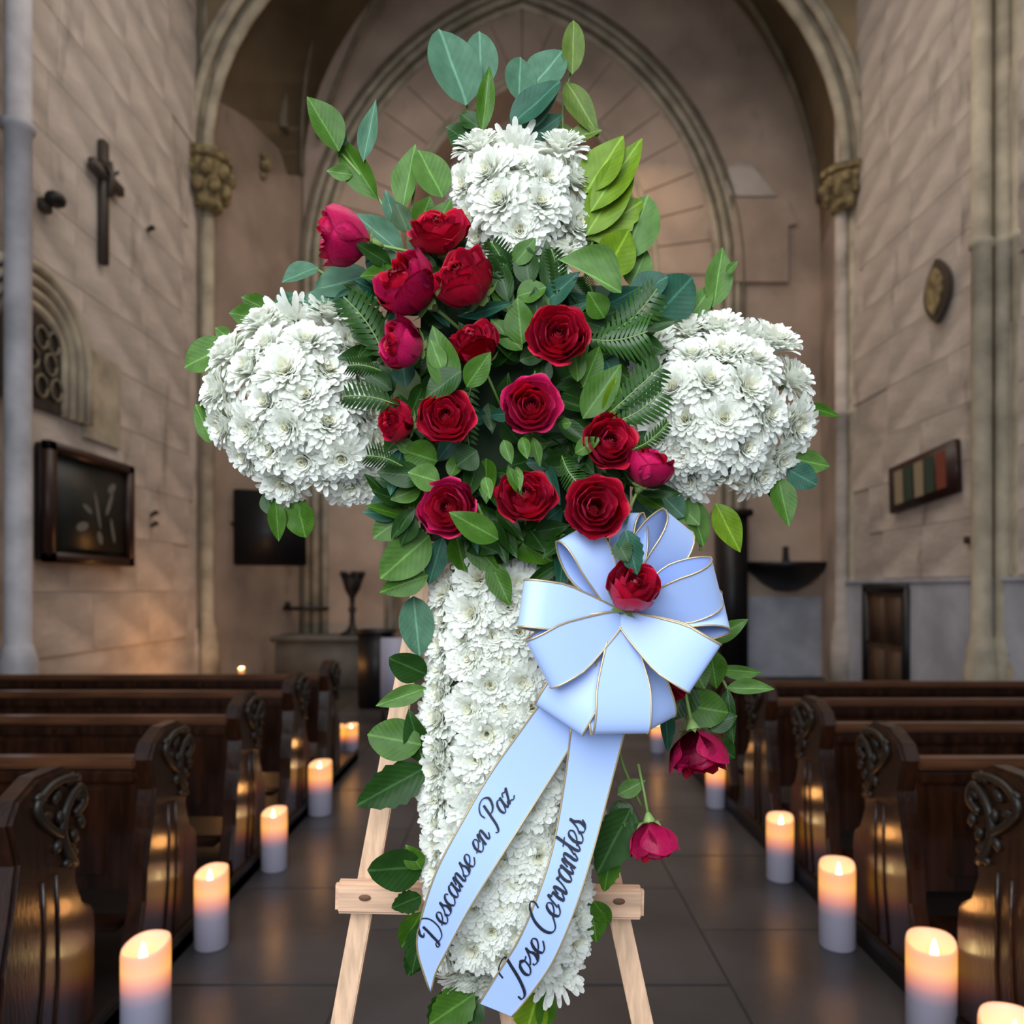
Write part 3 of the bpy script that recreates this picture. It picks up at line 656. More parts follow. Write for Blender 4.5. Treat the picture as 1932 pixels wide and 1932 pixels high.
pack(topp, 60, 1, 'top arm of the floral cross', '', .05, 1.135, disc=.6, s0=.044, ruf=.2, ins=(16, 22))
pack(leftp, 60, 2, 'left arm of the floral cross', '', .07, 1.11, soft=120, s0=.042, disc=.2)
pack(rightp, 60, 3, 'right arm of the floral cross', '', .07, 1.11, soft=120, s0=.042, disc=.2)
pack(lowp, 56, 4, 'lower arm of the floral cross', '', .05, 1.135, s0=.040, disc=.05, ruf=.8)

# ---- leaves
def leaf_mesh(kind, m, bend=0.0, fold=.25):
    n = 12; b = B(); rows = []
    for j in range(n + 1):
        t_ = j / n
        if kind == 'point': w_ = math.sin(math.pi * t_ ** .85) ** .85 * (1 - .15 * t_)
        elif kind == 'round': w_ = math.sin(math.pi * t_ ** .92) ** .62 * (1 - .10 * t_)
        elif kind == 'tooth': w_ = math.sin(math.pi * t_ ** .8) ** .8 * (1 if j % 2 else .86)
        else: w_ = math.sin(math.pi * t_ ** .75) ** 1.1
        w_ = max(w_, .03 if t_ < .5 else .004) * .5
        row = []
        for k in (-2, -1, 0, 1, 2):
            u = k / 2 * w_
            z = fold * abs(u) * 1.0 - .18 * math.sin(t_ * 3.14) * 0 - .10 * t_ * t_ + .02 * math.sin(9 * t_ + k)
            row.append(b.verts.new((u + bend * math.sin(math.pi * t_), t_, z * 1.0)))
        rows.append(row)
    for p, q in zip(rows, rows[1:]):
        for k in range(4): f = b.faces.new((p[k], p[k + 1], q[k + 1], q[k])); f.smooth = True
    me = bpy.data.meshes.new('leaf'); b.to_mesh(me); b.free(); me.materials.append(MAT[m]); return me
LM = {}
def leafm(kind, m, bend=0.0):
    k = (kind, m, bend)
    if k not in LM: LM[k] = leaf_mesh(kind, m, bend)
    return LM[k]
KM = dict(e='leaf_e', g='leaf_g', d='leaf_d', y='leaf_y', l='leaf_l', t='leaf_t', o='leaf_o')
lr = random.Random(11)
def place_leaf(parent, p, q, wid, kind, m, roll, bend=0.0):
    d = q - p; L = d.length; y = d.normalized(); view = Vector((0, -1, 0)); z = (view - y * view.dot(y)).normalized()
    z = Quaternion(y, roll) @ z; x = y.cross(z)
    o = bpy.data.objects.new('leaf', leafm(kind, m, bend)); C.objects.link(o)
    M = Matrix((x * wid, y * L, z * L * .6)).transposed().to_4x4(); M.translation = p
    o.parent = parent; o.matrix_basis = parent.matrix_basis.inverted() @ M if parent else M
    return o
def sprig(name, label, leaves, Y=1.2, stem=None, group=None, dz=.02, cat='foliage'):
    """leaves: (bx,by,tx,ty,width_px,colour[,shape[,bend[,dY]]])"""
    t = thing(name, label, cat, (0, 0, 0), group)
    l0 = leaves[0]; base = P(*(stem[0] if stem else l0[:2]), Y); t.location = base; bpy.context.view_layer
    t.matrix_basis = Matrix.Translation(base)
    for lf in leaves:
        bx, by, tx, ty, w_, c = lf[:6]; sh = lf[6] if len(lf) > 6 and lf[6] else 'point'; bd = lf[7] if len(lf) > 7 else 0.0; dy = lf[8] if len(lf) > 8 else 0
        y0 = Y + dy + lr.uniform(-.008, .008); p = P(bx, by, y0); q = P(tx, ty, y0 + lr.uniform(-dz, dz * .3))
        o = place_leaf(t, p, q, w_ * Y / F * 1.08, sh, KM[c], lr.uniform(-.35, .35), bd)
    if stem:
        b = B(); pts = crom([P(x, y, Y + .012) - base for x, y in stem], 4) if len(stem) > 2 else [P(x, y, Y + .012) - base for x, y in stem]
        tube(b, pts, .0022, 6); obj('stem', b, 'stem_green', t)
    return t
sprig('eucalyptus_sprig', 'tall grey green sprig with two broad leaves rising above the top arm at left',
      [(880, 198, 830, 48, 98, 'e', 'round'), (908, 168, 905, 55, 66, 'e', 'round', 0, .02), (910, 250, 924, 120, 34, 'g'), (893, 275, 842, 238, 52, 'd'), (902, 240, 868, 212, 40, 'd')], 1.19, [(905, 330), (890, 250), (880, 195)])
sprig('eucalyptus_sprig', 'cluster of rounded blue green leaves rising above the middle of the top arm',
      [(978, 190, 984, 104, 62, 'e', 'round'), (1005, 165, 1062, 92, 78, 'e', 'round'), (965, 238, 1056, 148, 62, 't', 'round', 0, -.01), (988, 250, 1052, 165, 46, 'e'), (1000, 262, 1062, 215, 40, 't')], 1.18, [(1000, 330), (1015, 240), (1010, 160)])
sprig('olive_green_sprig', 'narrow olive green sprig curling at the highest point of the arrangement',
      [(1080, 140, 1083, 34, 42, 'o', 'round'), (1068, 155, 1132, 255, 52, 'o', 'point', .12), (1090, 262, 1022, 240, 40, 'o'), (1070, 262, 1135, 243, 36, 'o')], 1.18, [(1065, 320), (1062, 210), (1078, 130)])
sprig('ruscus_sprig', 'glossy green sprig reaching far to the upper left above the first red rose',
      [(640, 285, 579, 178, 60, 'g', '', .1), (655, 275, 585, 180, 48, 'e', '', -.12, .01), (712, 375, 632, 252, 54, 'g', '', -.06), (686, 305, 708, 183, 34, 'e', 'slim'), (665, 330, 616, 322, 28, 'l')], 1.17, [(745, 440), (712, 370), (645, 290)])
sprig('ruscus_sprig', 'upright green sprig with paired leaves left of the top arm',
      [(760, 395, 782, 268, 50, 'l', '', -.1), (835, 372, 790, 280, 72, 'l', 'round'), (745, 420, 726, 358, 30, 'e'), (790, 430, 812, 370, 46, 'g'), (770, 440, 745, 378, 40, 'd'), (820, 430, 850, 375, 44, 'g'), (760, 480, 668, 402, 50, 'e', '', .1)], 1.17, [(780, 500), (775, 420), (785, 330)])
sprig('eucalyptus_sprig', 'pale grey green leaves between the first red rose and the left arm',
      [(600, 505, 530, 530, 46, 'e', '', .1), (700, 520, 590, 545, 72, 'e', 'round'), (650, 570, 560, 565, 48, 'e'), (715, 500, 695, 450, 34, 'e'), (690, 560, 620, 580, 50, 't')], 1.165, [(730, 560), (660, 545), (600, 510)])
sprig('salal_sprig', 'bright yellow green ragged leaves along the right side of the top arm',
      [(1105, 365, 1175, 252, 78, 'y'), (1115, 400, 1212, 255, 62, 'y', '', .08), (1105, 445, 1198, 300, 74, 'y'), (1110, 450, 1215, 375, 76, 'y', 'tooth'), (1180, 490, 1222, 365, 78, 'l', 'round', .08, .01), (1120, 430, 1130, 330, 50, 'd', '', 0, .02), (1140, 520, 1190, 430, 80, 'y'), (1110, 480, 1150, 440, 60, 'g', '', 0, .02), (1190, 540, 1220, 470, 60, 'l', '', 0, .02)], 1.165, [(1100, 540), (1120, 450), (1160, 360)])
sprig('curved_leaf_sprig', 'single arching bright green leaf crossing below the top arm', [(1172, 552, 1053, 488, 62, 'l', 'point', .42)], 1.07)
sprig('eucalyptus_sprig', 'dark teal round leaves above the rounded right arm', [(1235, 600, 1308, 522, 88, 't', 'round', 0, .01), (1190, 560, 1260, 520, 60, 't', 'round'), (1150, 580, 1220, 600, 50, 't')], 1.14, [(1150, 600), (1200, 580), (1260, 560)])
sprig('ruscus_sprig', 'upright light green pair of leaves above the right arm', [(1345, 580, 1366, 463, 54, 'l'), (1300, 602, 1345, 535, 44, 'l'), (1370, 515, 1392, 492, 16, 'l')], 1.17, [(1300, 640), (1340, 590), (1362, 510)])
sprig('leafy_sprig', 'green leaves at the upper left edge of the left arm', [(485, 600, 432, 590, 42, 'g'), (505, 585, 455, 560, 40, 'g'), (430, 650, 345, 692, 66, 'l', 'round'), (435, 640, 405, 618, 30, 'l'), (520, 580, 560, 555, 34, 'e')], 1.18, [(520, 640), (470, 620), (430, 650)])
sprig('leafy_sprig', 'curved green leaf at the lower left edge of the left arm', [(402, 835, 366, 762, 44, 'l', 'round', .12), (410, 800, 380, 740, 30, 'g')], 1.18)
sprig('leafy_sprig', 'green leaves hanging below the left arm over the black screen', [(520, 945, 526, 1022, 34, 'g'), (560, 945, 575, 1015, 62, 'g', 'round'), (545, 950, 560, 985, 40, 'l'), (500, 930, 515, 975, 34, 'd')], 1.18, [(560, 900), (540, 950)])
sprig('leafy_sprig', 'single slim leaf poking out right of the right arm', [(1520, 765, 1588, 786, 22, 'g', 'slim')], 1.18)
sprig('leafy_sprig', 'fan of green leaves at the lower right edge of the right arm', [(1495, 865, 1568, 880, 44, 'l'), (1485, 885, 1542, 915, 50, 't', 'round'), (1468, 900, 1490, 992, 48, 'g'), (1455, 900, 1475, 955, 34, 'd')], 1.18, [(1430, 860), (1470, 890)])
sprig('leafy_sprig', 'green leaves hanging below the right arm beside the bow', [(1350, 950, 1398, 1042, 52, 'y'), (1300, 940, 1330, 1030, 50, 'l', 'round'), (1275, 945, 1320, 990, 50, 'l'), (1245, 930, 1290, 975, 50, 'e', 'round'), (1200, 940, 1250, 985, 60, 'e', 'round'), (1195, 920, 1235, 950, 36, 'g')], 1.175, [(1330, 900), (1320, 970), (1322, 1040)])
sprig('ruscus_sprig', 'fan of glossy green leaves hanging at the lower left of the red roses',
      [(810, 1010, 718, 1092, 78, 'l', 'round'), (808, 1085, 715, 1118, 52, 'g'), (790, 955, 703, 1015, 66, 'g', 'round'), (770, 930, 700, 960, 60, 't', 'round', 0, .02), (835, 1015, 808, 1105, 44, 't'), (860, 1010, 880, 1085, 52, 'g'), (800, 1000, 735, 1050, 60, 'g', '', 0, .01), (720, 970, 700, 950, 30, 'e'), (780, 1125, 792, 1238, 66, 'e', 'round', 0, .04)], 1.13, [(850, 960), (800, 1010), (760, 1060)])
sprig('ruscus_sprig', 'glossy green leaves hanging onto the lower arm left of the bow',
      [(925, 1060, 962, 1143, 46, 'g'), (880, 1010, 945, 1085, 44, 'g', '', .1), (955, 1010, 1050, 1062, 54, 'g', '', .08), (1060, 1058, 988, 1108, 30, 'd'), (900, 1000, 905, 1060, 40, 'd'), (1000, 1000, 1030, 1040, 50, 'd')], 1.095, [(900, 950), (925, 1010), (940, 1070)])
sprig('bright_leaf_sprig', 'bright leaf lying across the lower left red rose', [(940, 1018, 848, 965, 56, 'g', '', -.05)], 1.035)
sprig('salal_sprig', 'dark leaves at the left edge of the lower arm beside the pale board', [(805, 1272, 733, 1243, 62, 'd', 'round'), (805, 1298, 708, 1332, 38, 'l')], 1.175, [(820, 1310), (800, 1280)])
sprig('salal_sprig', 'broad veined leaves left of the lower arm halfway down', [(795, 1405, 692, 1385, 78, 'g', 'round'), (802, 1448, 671, 1522, 78, 'd', 'tooth'), (800, 1440, 770, 1340, 50, 'd', '', 0, .02)], 1.165, [(830, 1440), (790, 1420)])
sprig('salal_sprig', 'broad dark leaves on the left half of the easel crossbar', [(798, 1635, 693, 1645, 84, 'd', 'round'), (795, 1640, 765, 1595, 40, 'g')], 1.16, [(830, 1650), (790, 1640)])
sprig('salal_sprig', 'dark drooping leaves left of the lower arm under the crossbar', [(795, 1690, 738, 1715, 46, 'd', 'tooth'), (795, 1720, 758, 1790, 56, 'g', 'tooth'), (800, 1770, 770, 1845, 50, 'd', 'tooth'), (800, 1740, 775, 1840, 50, 'd')], 1.165, [(830, 1680), (790, 1730), (785, 1800)])
sprig('salal_sprig', 'leaves hanging below the foot of the cross on its left', [(895, 1875, 808, 1935, 74, 'g', 'tooth'), (850, 1865, 820, 1960, 60, 'd', 'tooth'), (905, 1880, 870, 1950, 50, 'd')], 1.16)
sprig('salal_sprig', 'yellow green leaf hanging below the foot of the cross on its right', [(1020, 1855, 990, 1960, 84, 'y', 'tooth'), (1040, 1870, 1020, 1950, 40, 'g')], 1.165)
sprig('leafy_sprig', 'green leaf right of the lower arm under the crossbar', [(1115, 1700, 1125, 1780, 54, 'g'), (1120, 1700, 1152, 1745, 40, 'g')], 1.17)
sprig('rose_foliage', 'large dark serrated leaf between the name ribbon and the lowest rose', [(1190, 1525, 1128, 1650, 84, 'd', 'tooth'), (1155, 1600, 1140, 1685, 44, 'g', 'tooth'), (1165, 1500, 1218, 1472, 34, 'l'), (1165, 1510, 1180, 1560, 46, 'd')], 1.13, [(1165, 1400), (1178, 1450), (1210, 1520)])
sprig('ruscus_sprig', 'slender leaves reaching right from behind the bow over the far pews', [(1335, 1212, 1412, 1168, 36, 'g'), (1340, 1225, 1352, 1300, 52, 'g'), (1355, 1262, 1440, 1270, 28, 'l', '', .1), (1370, 1298, 1462, 1300, 30, 'l', '', -.12), (1372, 1300, 1385, 1405, 34, 'd', '', .2)], 1.16, [(1330, 1200), (1350, 1260), (1372, 1300), (1385, 1360)])
sprig('rose_foliage', 'broad leaves above the upper hanging rose', [(1300, 1285, 1268, 1360, 66, 'd'), (1290, 1330, 1375, 1345, 72, 'g', 'round'), (1255, 1330, 1262, 1420, 30, 't'), (1345, 1400, 1388, 1432, 50, 'd'), (1300, 1240, 1330, 1300, 60, 'g'), (1330, 1370, 1392, 1350, 44, 'd')], 1.15, [(1290, 1240), (1300, 1310), (1290, 1380)])
# explicit bright leaves between the roses
sprig('ruscus_sprig', 'large bright leaf standing between the two middle left roses', [(855, 745, 815, 612, 62, 'g'), (835, 700, 812, 640, 36, 'l'), (880, 730, 925, 664, 48, 'g'), (870, 700, 800, 750, 60, 'd')], 1.045)
sprig('ruscus_sprig', 'green leaves above the middle roses under the top arm', [(975, 560, 1030, 540, 48, 'g', 'round'), (960, 590, 930, 520, 44, 'g'), (985, 650, 975, 560, 60, 'g'), (1030, 600, 1068, 500, 44, 'g'), (1040, 560, 1030, 450, 36, 'd'), (960, 570, 935, 480, 40, 'd'), (1000, 540, 985, 455, 50, 'd'), (1015, 620, 1010, 540, 44, 'd'), (1140, 600, 1110, 550, 50, 'g'), (970, 500, 1010, 448, 40, 'g'), (950, 520, 925, 478, 36, 'd'), (985, 660, 925, 600, 46, 'g')], 1.09)
sprig('ruscus_sprig', 'yellow green leaves right of the centre roses', [(1100, 730, 1133, 652, 48, 'g'), (1090, 720, 1085, 650, 36, 'g'), (1100, 790, 1172, 685, 62, 'g'), (1145, 790, 1165, 710, 40, 'y'), (1075, 690, 1110, 650, 34, 'l')], 1.075)
sprig('ruscus_sprig', 'leaf pointing over the right hand red rose', [(1085, 855, 1132, 825, 34, 'g'), (1060, 800, 1078, 797, 22, 'l')], 1.04)
sprig('ruscus_sprig', 'drooping buds of green leaves above the lower middle rose', [(950, 830, 965, 875, 26, 'g'), (985, 825, 995, 865, 24, 'g'), (1005, 825, 1020, 880, 22, 'l'), (958, 880, 985, 938, 22, 'g'), (975, 880, 982, 925, 18, 'l'), (915, 900, 925, 940, 24, 'l')], 1.035)
sprig('ruscus_sprig', 'broad leaves under the middle left pair of roses', [(825, 870, 760, 850, 62, 'g', 'round'), (830, 910, 770, 890, 56, 'l'), (850, 900, 870, 850, 34, 'g'), (900, 850, 860, 880, 56, 'd'), (800, 900, 710, 890, 50, 'd'), (780, 850, 745, 830, 30, 'l')], 1.075)
sprig('rose_foliage', 'serrated green leaf standing above the rose in the bow', [(1180, 1000, 1202, 1085, 48, 't', 'tooth'), (1165, 1020, 1185, 1060, 40, 'd', 'tooth')], 1.0)
# leaves filling the dark centre around the roses
cen = [(720, 480), (890, 490), (940, 520), (1100, 545), (1190, 585), (1190, 640), (1150, 700), (1160, 800), (1215, 920), (1170, 1010), (1040, 1020), (880, 1030), (760, 1000), (755, 920), (750, 840), (725, 740), (710, 620), (720, 540)]
fr = random.Random(21); spots = []
tries = 0
while len(spots) < 44 and tries < 6000:
    tries += 1; x, y = fr.uniform(690, 1240), fr.uniform(460, 1040)
    if inside(cen, x, y) and all(math.hypot(x - a, y - c) > 58 for a, c in spots): spots.append((x, y))
for x, y in spots:
    leaves = []
    for k in range(6):
        dx, dy = x - 965, y - 760; base = math.atan2(dy, dx) if math.hypot(dx, dy) > 60 else fr.uniform(0, 6.28)
        a = base + fr.uniform(-1.7, 1.7); L = fr.uniform(55, 95); sx, sy = x + fr.uniform(-22, 22), y + fr.uniform(-22, 22)
        leaves.append((sx, sy, sx + L * math.cos(a), sy + L * math.sin(a), fr.uniform(26, 44), fr.choice('dddgdt'), fr.choice(('point', 'point', 'slim')), fr.uniform(-.1, .1), fr.uniform(-.02, .02)))
    vn = ('high among', 'between the upper', 'around the middle', 'between the lower', 'under')[min(4, max(0, int((y - 460) / 116)))]; hn = ('on the left', 'in the centre', 'on the right')[min(2, max(0, int((x - 690) / 170)))]
    sprig('ruscus_sprig', 'small dark green leaf sprig tucked %s red roses, %s' % (vn, hn), leaves, 1.12, None, 'green sprigs %s roses, %s' % (vn, hn), dz=.045)
# ---- fern fronds
def frond(bx, by, tx, ty, wid, Y, label, bend=.08, m='fern_green'):
    p, q = P(bx, by, Y), P(tx, ty, Y - .015); t = thing('fern_frond', label, 'fern', p); t.matrix_basis = Matrix.Translation(p)
    d = q - p; L = d.length; y = d.normalized(); z = (Vector((0, -1, 0)) - y * Vector((0, -1, 0)).dot(y)).normalized(); x = y.cross(z); n = 13
    cl_ = [y * L * (i / n) + x * bend * L * math.sin(3.14 * i / n) for i in range(n + 1)]
    b = B(); tube(b, cl_, .0012, 5); obj('stem', b, 'stem_green', t)
    b = B(); W = wid * Y / F
    for i in range(1, n):
        for s in (-1, 1):
            c = cl_[i]; dirv = (x * s * .88 + y * .48).normalized(); ll = W * .5 * math.sin(math.pi * (1 - (i / n)) ** .7 + .0) ** .6 if i < n else .2; wv = y * L / n * .46
            ks = (0, .25, .5, .75, 1); ws = (.5, 1, .8, .6, .05); A = [b.verts.new(c + dirv * ll * k + wv * w_ * 1 + z * .004 * math.sin(3 * k)) for k, w_ in zip(ks, ws)]; Bq = [b.verts.new(c + dirv * ll * k - wv * w_ + z * .001) for k, w_ in zip(ks, ws)]
            for k in range(4): b.faces.new((A[k], A[k + 1], Bq[k + 1], Bq[k]))
    o = obj('leaflets', b, m, t); o['kind'] = 'stuff'
frond(1130, 640, 1240, 545, 90, 1.10, 'teal dark fern frond pointing up right toward the round teal leaves')
frond(1110, 640, 1222, 625, 110, 1.085, 'dark fern frond spreading over the upper edge of the right arm')
frond(1150, 780, 1250, 690, 80, 1.05, 'fern frond laid on the inner side of the right arm', .0)
frond(1150, 800, 1252, 735, 90, 1.055, 'second fern frond laid on the inner side of the right arm, just below the first')
frond(1190, 850, 1262, 795, 36, 1.05, 'tiny fern tip on the right arm above the right rose')
frond(730, 690, 648, 560, 90, 1.09, 'olive fern frond over the upper right edge of the left arm')
frond(720, 700, 655, 690, 60, 1.06, 'fern tip on the left arm level with the middle left roses')
frond(760, 770, 648, 748, 70, 1.055, 'fern tip lying on the left arm above the smallest rose')
frond(760, 880, 690, 860, 60, 1.06, 'dark fern tip at the lower right of the left arm')
frond(1010, 700, 1005, 820, 70, 1.09, 'dark fern frond hanging under the central rose')
frond(900, 700, 885, 840, 60, 1.09, 'dark fern frond between the two middle rows of roses')
frond(1060, 860, 1100, 920, 60, 1.07, 'small fern frond left of the right hand roses')
frond(960, 540, 925, 455, 60, 1.09, 'fern tip at the foot of the top arm, left side')
frond(1050, 560, 1040, 470, 50, 1.09, 'fern tip at the foot of the top arm, right side')
frond(1120, 560, 1100, 520, 60, 1.09, 'small fern tip beside the arching bright leaf')

# ---- roses
def petal_mesh(name, span, h, r0, r1, r2, curl, m, ruffle=.03, seed=0, point=.12):
    """one cupped petal: angle span, height, radius at base / belly / rim, outward curl"""
    rn = random.Random(seed); nu, nv = 10, 8; b = B(); g = []; ph = rn.uniform(0, 6)
    for j in range(nv + 1):
        v = j / nv; row = []
        for i in range(nu + 1):
            u = 2 * i / nu - 1
            sp = span * (.45 + .55 * math.sin(min(1, v * 1.35) * math.pi / 2)) * (1 - .25 * max(0, v - .8) * 5 * .5)
            a = u * sp / 2
            top = h * (1 - .22 * abs(u) ** 2.4 + point * (1 - abs(u)) ** 2 * .6)
            zz = top * v
            rad = (1 - v) ** 2 * r0 + 2 * v * (1 - v) * r1 + v * v * r2 + curl * max(0, v - .72) ** 1.6 * 3.2 * (1 + .3 * math.sin(4 * u + ph))
            zz -= curl * max(0, v - .82) ** 1.3 * 2.4
            rad += ruffle * math.sin(7 * u + ph) * v * v
            row.append(b.verts.new((rad * math.cos(a), rad * math.sin(a), zz)))
        g.append(row)
    for p, q in zip(g, g[1:]):
        for i in range(nu): f = b.faces.new((p[i], p[i + 1], q[i + 1], q[i])); f.smooth = True
    bmesh.ops.solidify(b, geom=b.faces[:], thickness=.018)
    for f in b.faces: f.smooth = True
    me = bpy.data.meshes.new(name); b.to_mesh(me); b.free(); me.materials.append(MAT[m]); return me
def bud_mesh():
    b = B(); n = 60; A = []; Bq = []
    for i in range(n + 1):
        t_ = i / n; a = t_ * 6.283 * 2.6; r = .04 + .20 * t_
        A.append(b.verts.new((r * math.cos(a), r * math.sin(a), 1.10 - .12 * t_ + .02 * math.sin(a * 3)))); Bq.append(b.verts.new((r * .8 * math.cos(a), r * .8 * math.sin(a), .3)))
    for i in range(n): b.faces.new((A[i], A[i + 1], Bq[i + 1], Bq[i]))
    bmesh.ops.solidify(b, geom=b.faces[:], thickness=.02)
    for f in b.faces: f.smooth = True
    me = bpy.data.meshes.new('bud'); b.to_mesh(me); b.free(); me.materials.append(MAT['rose_deep']); return me
BUD = bud_mesh()
LAY = [  # name span h r0 r1 r2 curl mat count
    (2.6, 1.08, .16, .40, .30, .02, 'rose_red', 3), (2.4, 1.08, .18, .60, .46, .05, 'rose_red', 3), (2.1, 1.05, .20, .84, .62, .10, 'rose_red', 4),
    (1.9, 1.00, .22, 1.06, .78, .22, 'rose_red', 5), (1.8, .90, .24, 1.24, .92, .42, 'rose_red', 5)]
PM = {}
for li, (sp, h, r0, r1, r2, cu, m, cnt) in enumerate(LAY):
    for v in range(2):
        for mm in ('rose_red', 'rose_pink'):
            PM[(li, v, mm)] = petal_mesh('petal', sp, h, r0, r1, r2, cu, mm, seed=li * 5 + v)
sb = B()
for k in range(5):
    a = k * 1.2566; A = []; Bq = []
    for s in (0, .3, .6, 1): 
        w_ = (.14, .16, .09, .005)[(0, .3, .6, 1).index(s)]; rad = .10 + .62 * s; z = .02 - .12 * math.sin(s * 3) + .10 * s
        ca, sa = math.cos(a), math.sin(a); A.append(sb.verts.new((rad * ca - w_ * sa, rad * sa + w_ * ca, z))); Bq.append(sb.verts.new((rad * ca + w_ * sa, rad * sa - w_ * ca, z)))
    for i in range(3): sb.faces.new((A[i], A[i + 1], Bq[i + 1], Bq[i]))
lathe(sb, [(.06, -.35), (.14, -.22), (.22, -.08), (.16, .06)], n=10)
for f in sb.faces: f.smooth = True
SEP = bpy.data.meshes.new('sepals'); sb.to_mesh(SEP); sb.free(); SEP.materials.append(MAT['sepal_green'])
stb = B(); tube(stb, [(0, 0, -.2), (.02, 0, -1.0), (-.03, 0, -1.9)], [.055, .05, .05], 8)
for f in stb.faces: f.smooth = True
STM = bpy.data.meshes.new('stem'); stb.to_mesh(STM); stb.free(); STM.materials.append(MAT['stem_green'])
def rose(px, py, rpx, face, label, Y=1.07, layers=5, pink=False, tall=1.0, seed=0, grp=True, stem=True):
    rn = random.Random(seed * 7 + 3); R_ = rpx * Y / F / (1.08 if layers == 5 else .92)
    nrm = Vector(face).normalized(); c = P(px, py, Y)
    root = thing('rose', label, 'rose', group='red roses of the arrangement'); 
    aim(root, c - nrm * R_ * .55 * tall, nrm, rn.uniform(0, 6.28), (R_, R_, R_ * tall))
    def add(nm_, me, a=0, tx=0, s=1):
        o = bpy.data.objects.new(nm_, me); C.objects.link(o); o.parent = root; o.rotation_euler = (tx, 0, a); o.scale = (s, s, s * rn.uniform(.96, 1.04)); return o
    o = add('bud', BUD)
    for li in range(layers):
        cnt = LAY[li][7]; off = rn.uniform(0, 6.28)
        mm = 'rose_pink' if (pink and li >= layers - 2) else 'rose_red'
        for k in range(cnt): add('petal', PM[(li, rn.randint(0, 1), mm)], off + 6.283 * k / cnt + rn.uniform(-.12, .12), 0, rn.uniform(.95, 1.05) * (1 + .02 * (k % 2)))
    add('sepals', SEP, rn.uniform(0, 6))
    if stem: add('stem', STM, rn.uniform(0, 6))
    return root
rose(650, 450, 56, (-1.0, -.35, .05), 'red rose standing furthest left, seen from its side, magenta outer petals', 1.09, 4, True, 1.35, 23)
rose(828, 442, 58, (-.15, -.8, .75), 'red rose touching the lower left of the top arm', 1.09, 5, False, 1.1, 2)
rose(772, 540, 66, (-.65, -.6, .38), 'large side-on rose with magenta outer petals, left of the upper cluster', 1.05, 4, True, 1.15, 3)
rose(880, 530, 62, (-.55, -.7, .45), 'red rose on the right of the upper cluster of three', 1.06, 4, False, 1.15, 4)
rose(762, 650, 50, (-.85, -.55, .05), 'cupped rose facing left, directly below the large magenta sided rose', 1.05, 4, True, 1.15, 5)
rose(897, 655, 50, (-.35, -.6, .7), 'rose half hidden behind the large bright leaf, centre left', 1.07, 4, False, 1.15, 6)
rose(1052, 635, 58, (.05, -1, .12), 'open rose highest of the right hand column, facing forward', 1.05, 5, False, 1.0, 7)
rose(1002, 768, 56, (0, -1, .12), 'fully open round rose in the very centre of the cross', 1.04, 5, True, 1.0, 8)
rose(753, 797, 40, (-.75, -.7, .1), 'smallest rose, at the right rim of the left arm', 1.06, 4, False, 1.1, 9)
rose(842, 790, 54, (.05, -.95, .25), 'bright open rose beside the smallest one', 1.05, 5, False, 1.0, 10)
rose(1148, 835, 54, (.25, -.95, .15), 'open rose at the inner rim of the right arm', 1.05, 5, False, 1.0, 11)
rose(1222, 885, 50, (.35, -.35, .85), 'closed dark rose seen from its side over the right arm', 1.06, 4, True, 1.05, 12)
rose(848, 960, 58, (-.3, -.9, .1), 'dark rose lowest on the left, a bright leaf across it', 1.06, 5, True, 1.0, 13)
rose(992, 940, 58, (.0, -.85, .45), 'open rose in the middle of the lowest row', 1.05, 5, False, 1.0, 14)
rose(1123, 958, 58, (.05, -1, .05), 'open rose at the right of the lowest row, above the bow', 1.03, 5, False, 1.0, 15)
rose(1190, 1115, 52, (.2, -.75, .7), 'red rose nestled in the middle of the ribbon bow', 1.005, 4, False, 1.25, 16)
rose(1252, 1298, 42, (.1, -.4, -.8), 'dark red rose peeping out from behind the lower bow loops', 1.12, 4, False, 1.0, 17)
rose(1316, 1418, 60, (.12, -.30, -.9), 'upper of two roses hanging head down at the right', 1.10, 4, True, 1.05, 18)
rose(1232, 1585, 50, (.15, -.25, -.95), 'lower of two roses hanging head down at the right', 1.10, 4, True, 1.05, 19)

# ---- ribbon bow
bow = thing('ribbon_bow', 'big pale blue satin ribbon bow with gold edges and two lettered tails', 'bow', P(1170, 1165, 1.06)); BO = bow.location.copy()
bow.matrix_basis = Matrix.Translation(BO)
def ribbon(name, A, Bq, parent=bow, label=None):
    b = B(); A = [Vector(p) - BO for p in A]; Bq = [Vector(p) - BO for p in Bq]
    n = 4; rows = [[p.lerp(q, k / n) for p, q in zip(A, Bq)] for k in range(n + 1)]
    vs = [[b.verts.new(p) for p in r_] for r_ in rows]
    for r0, r1 in zip(vs, vs[1:]):
        for i in range(len(r0) - 1): b.faces.new((r0[i], r0[i + 1], r1[i + 1], r1[i]))
    o = obj(name, b, 'satin', parent)
    b = B(); tube(b, A, .0015, 5); tube(b, Bq, .0015, 5); e = obj('gold_edge', b, 'gold', o)
    if label: o['label'] = label
    return o
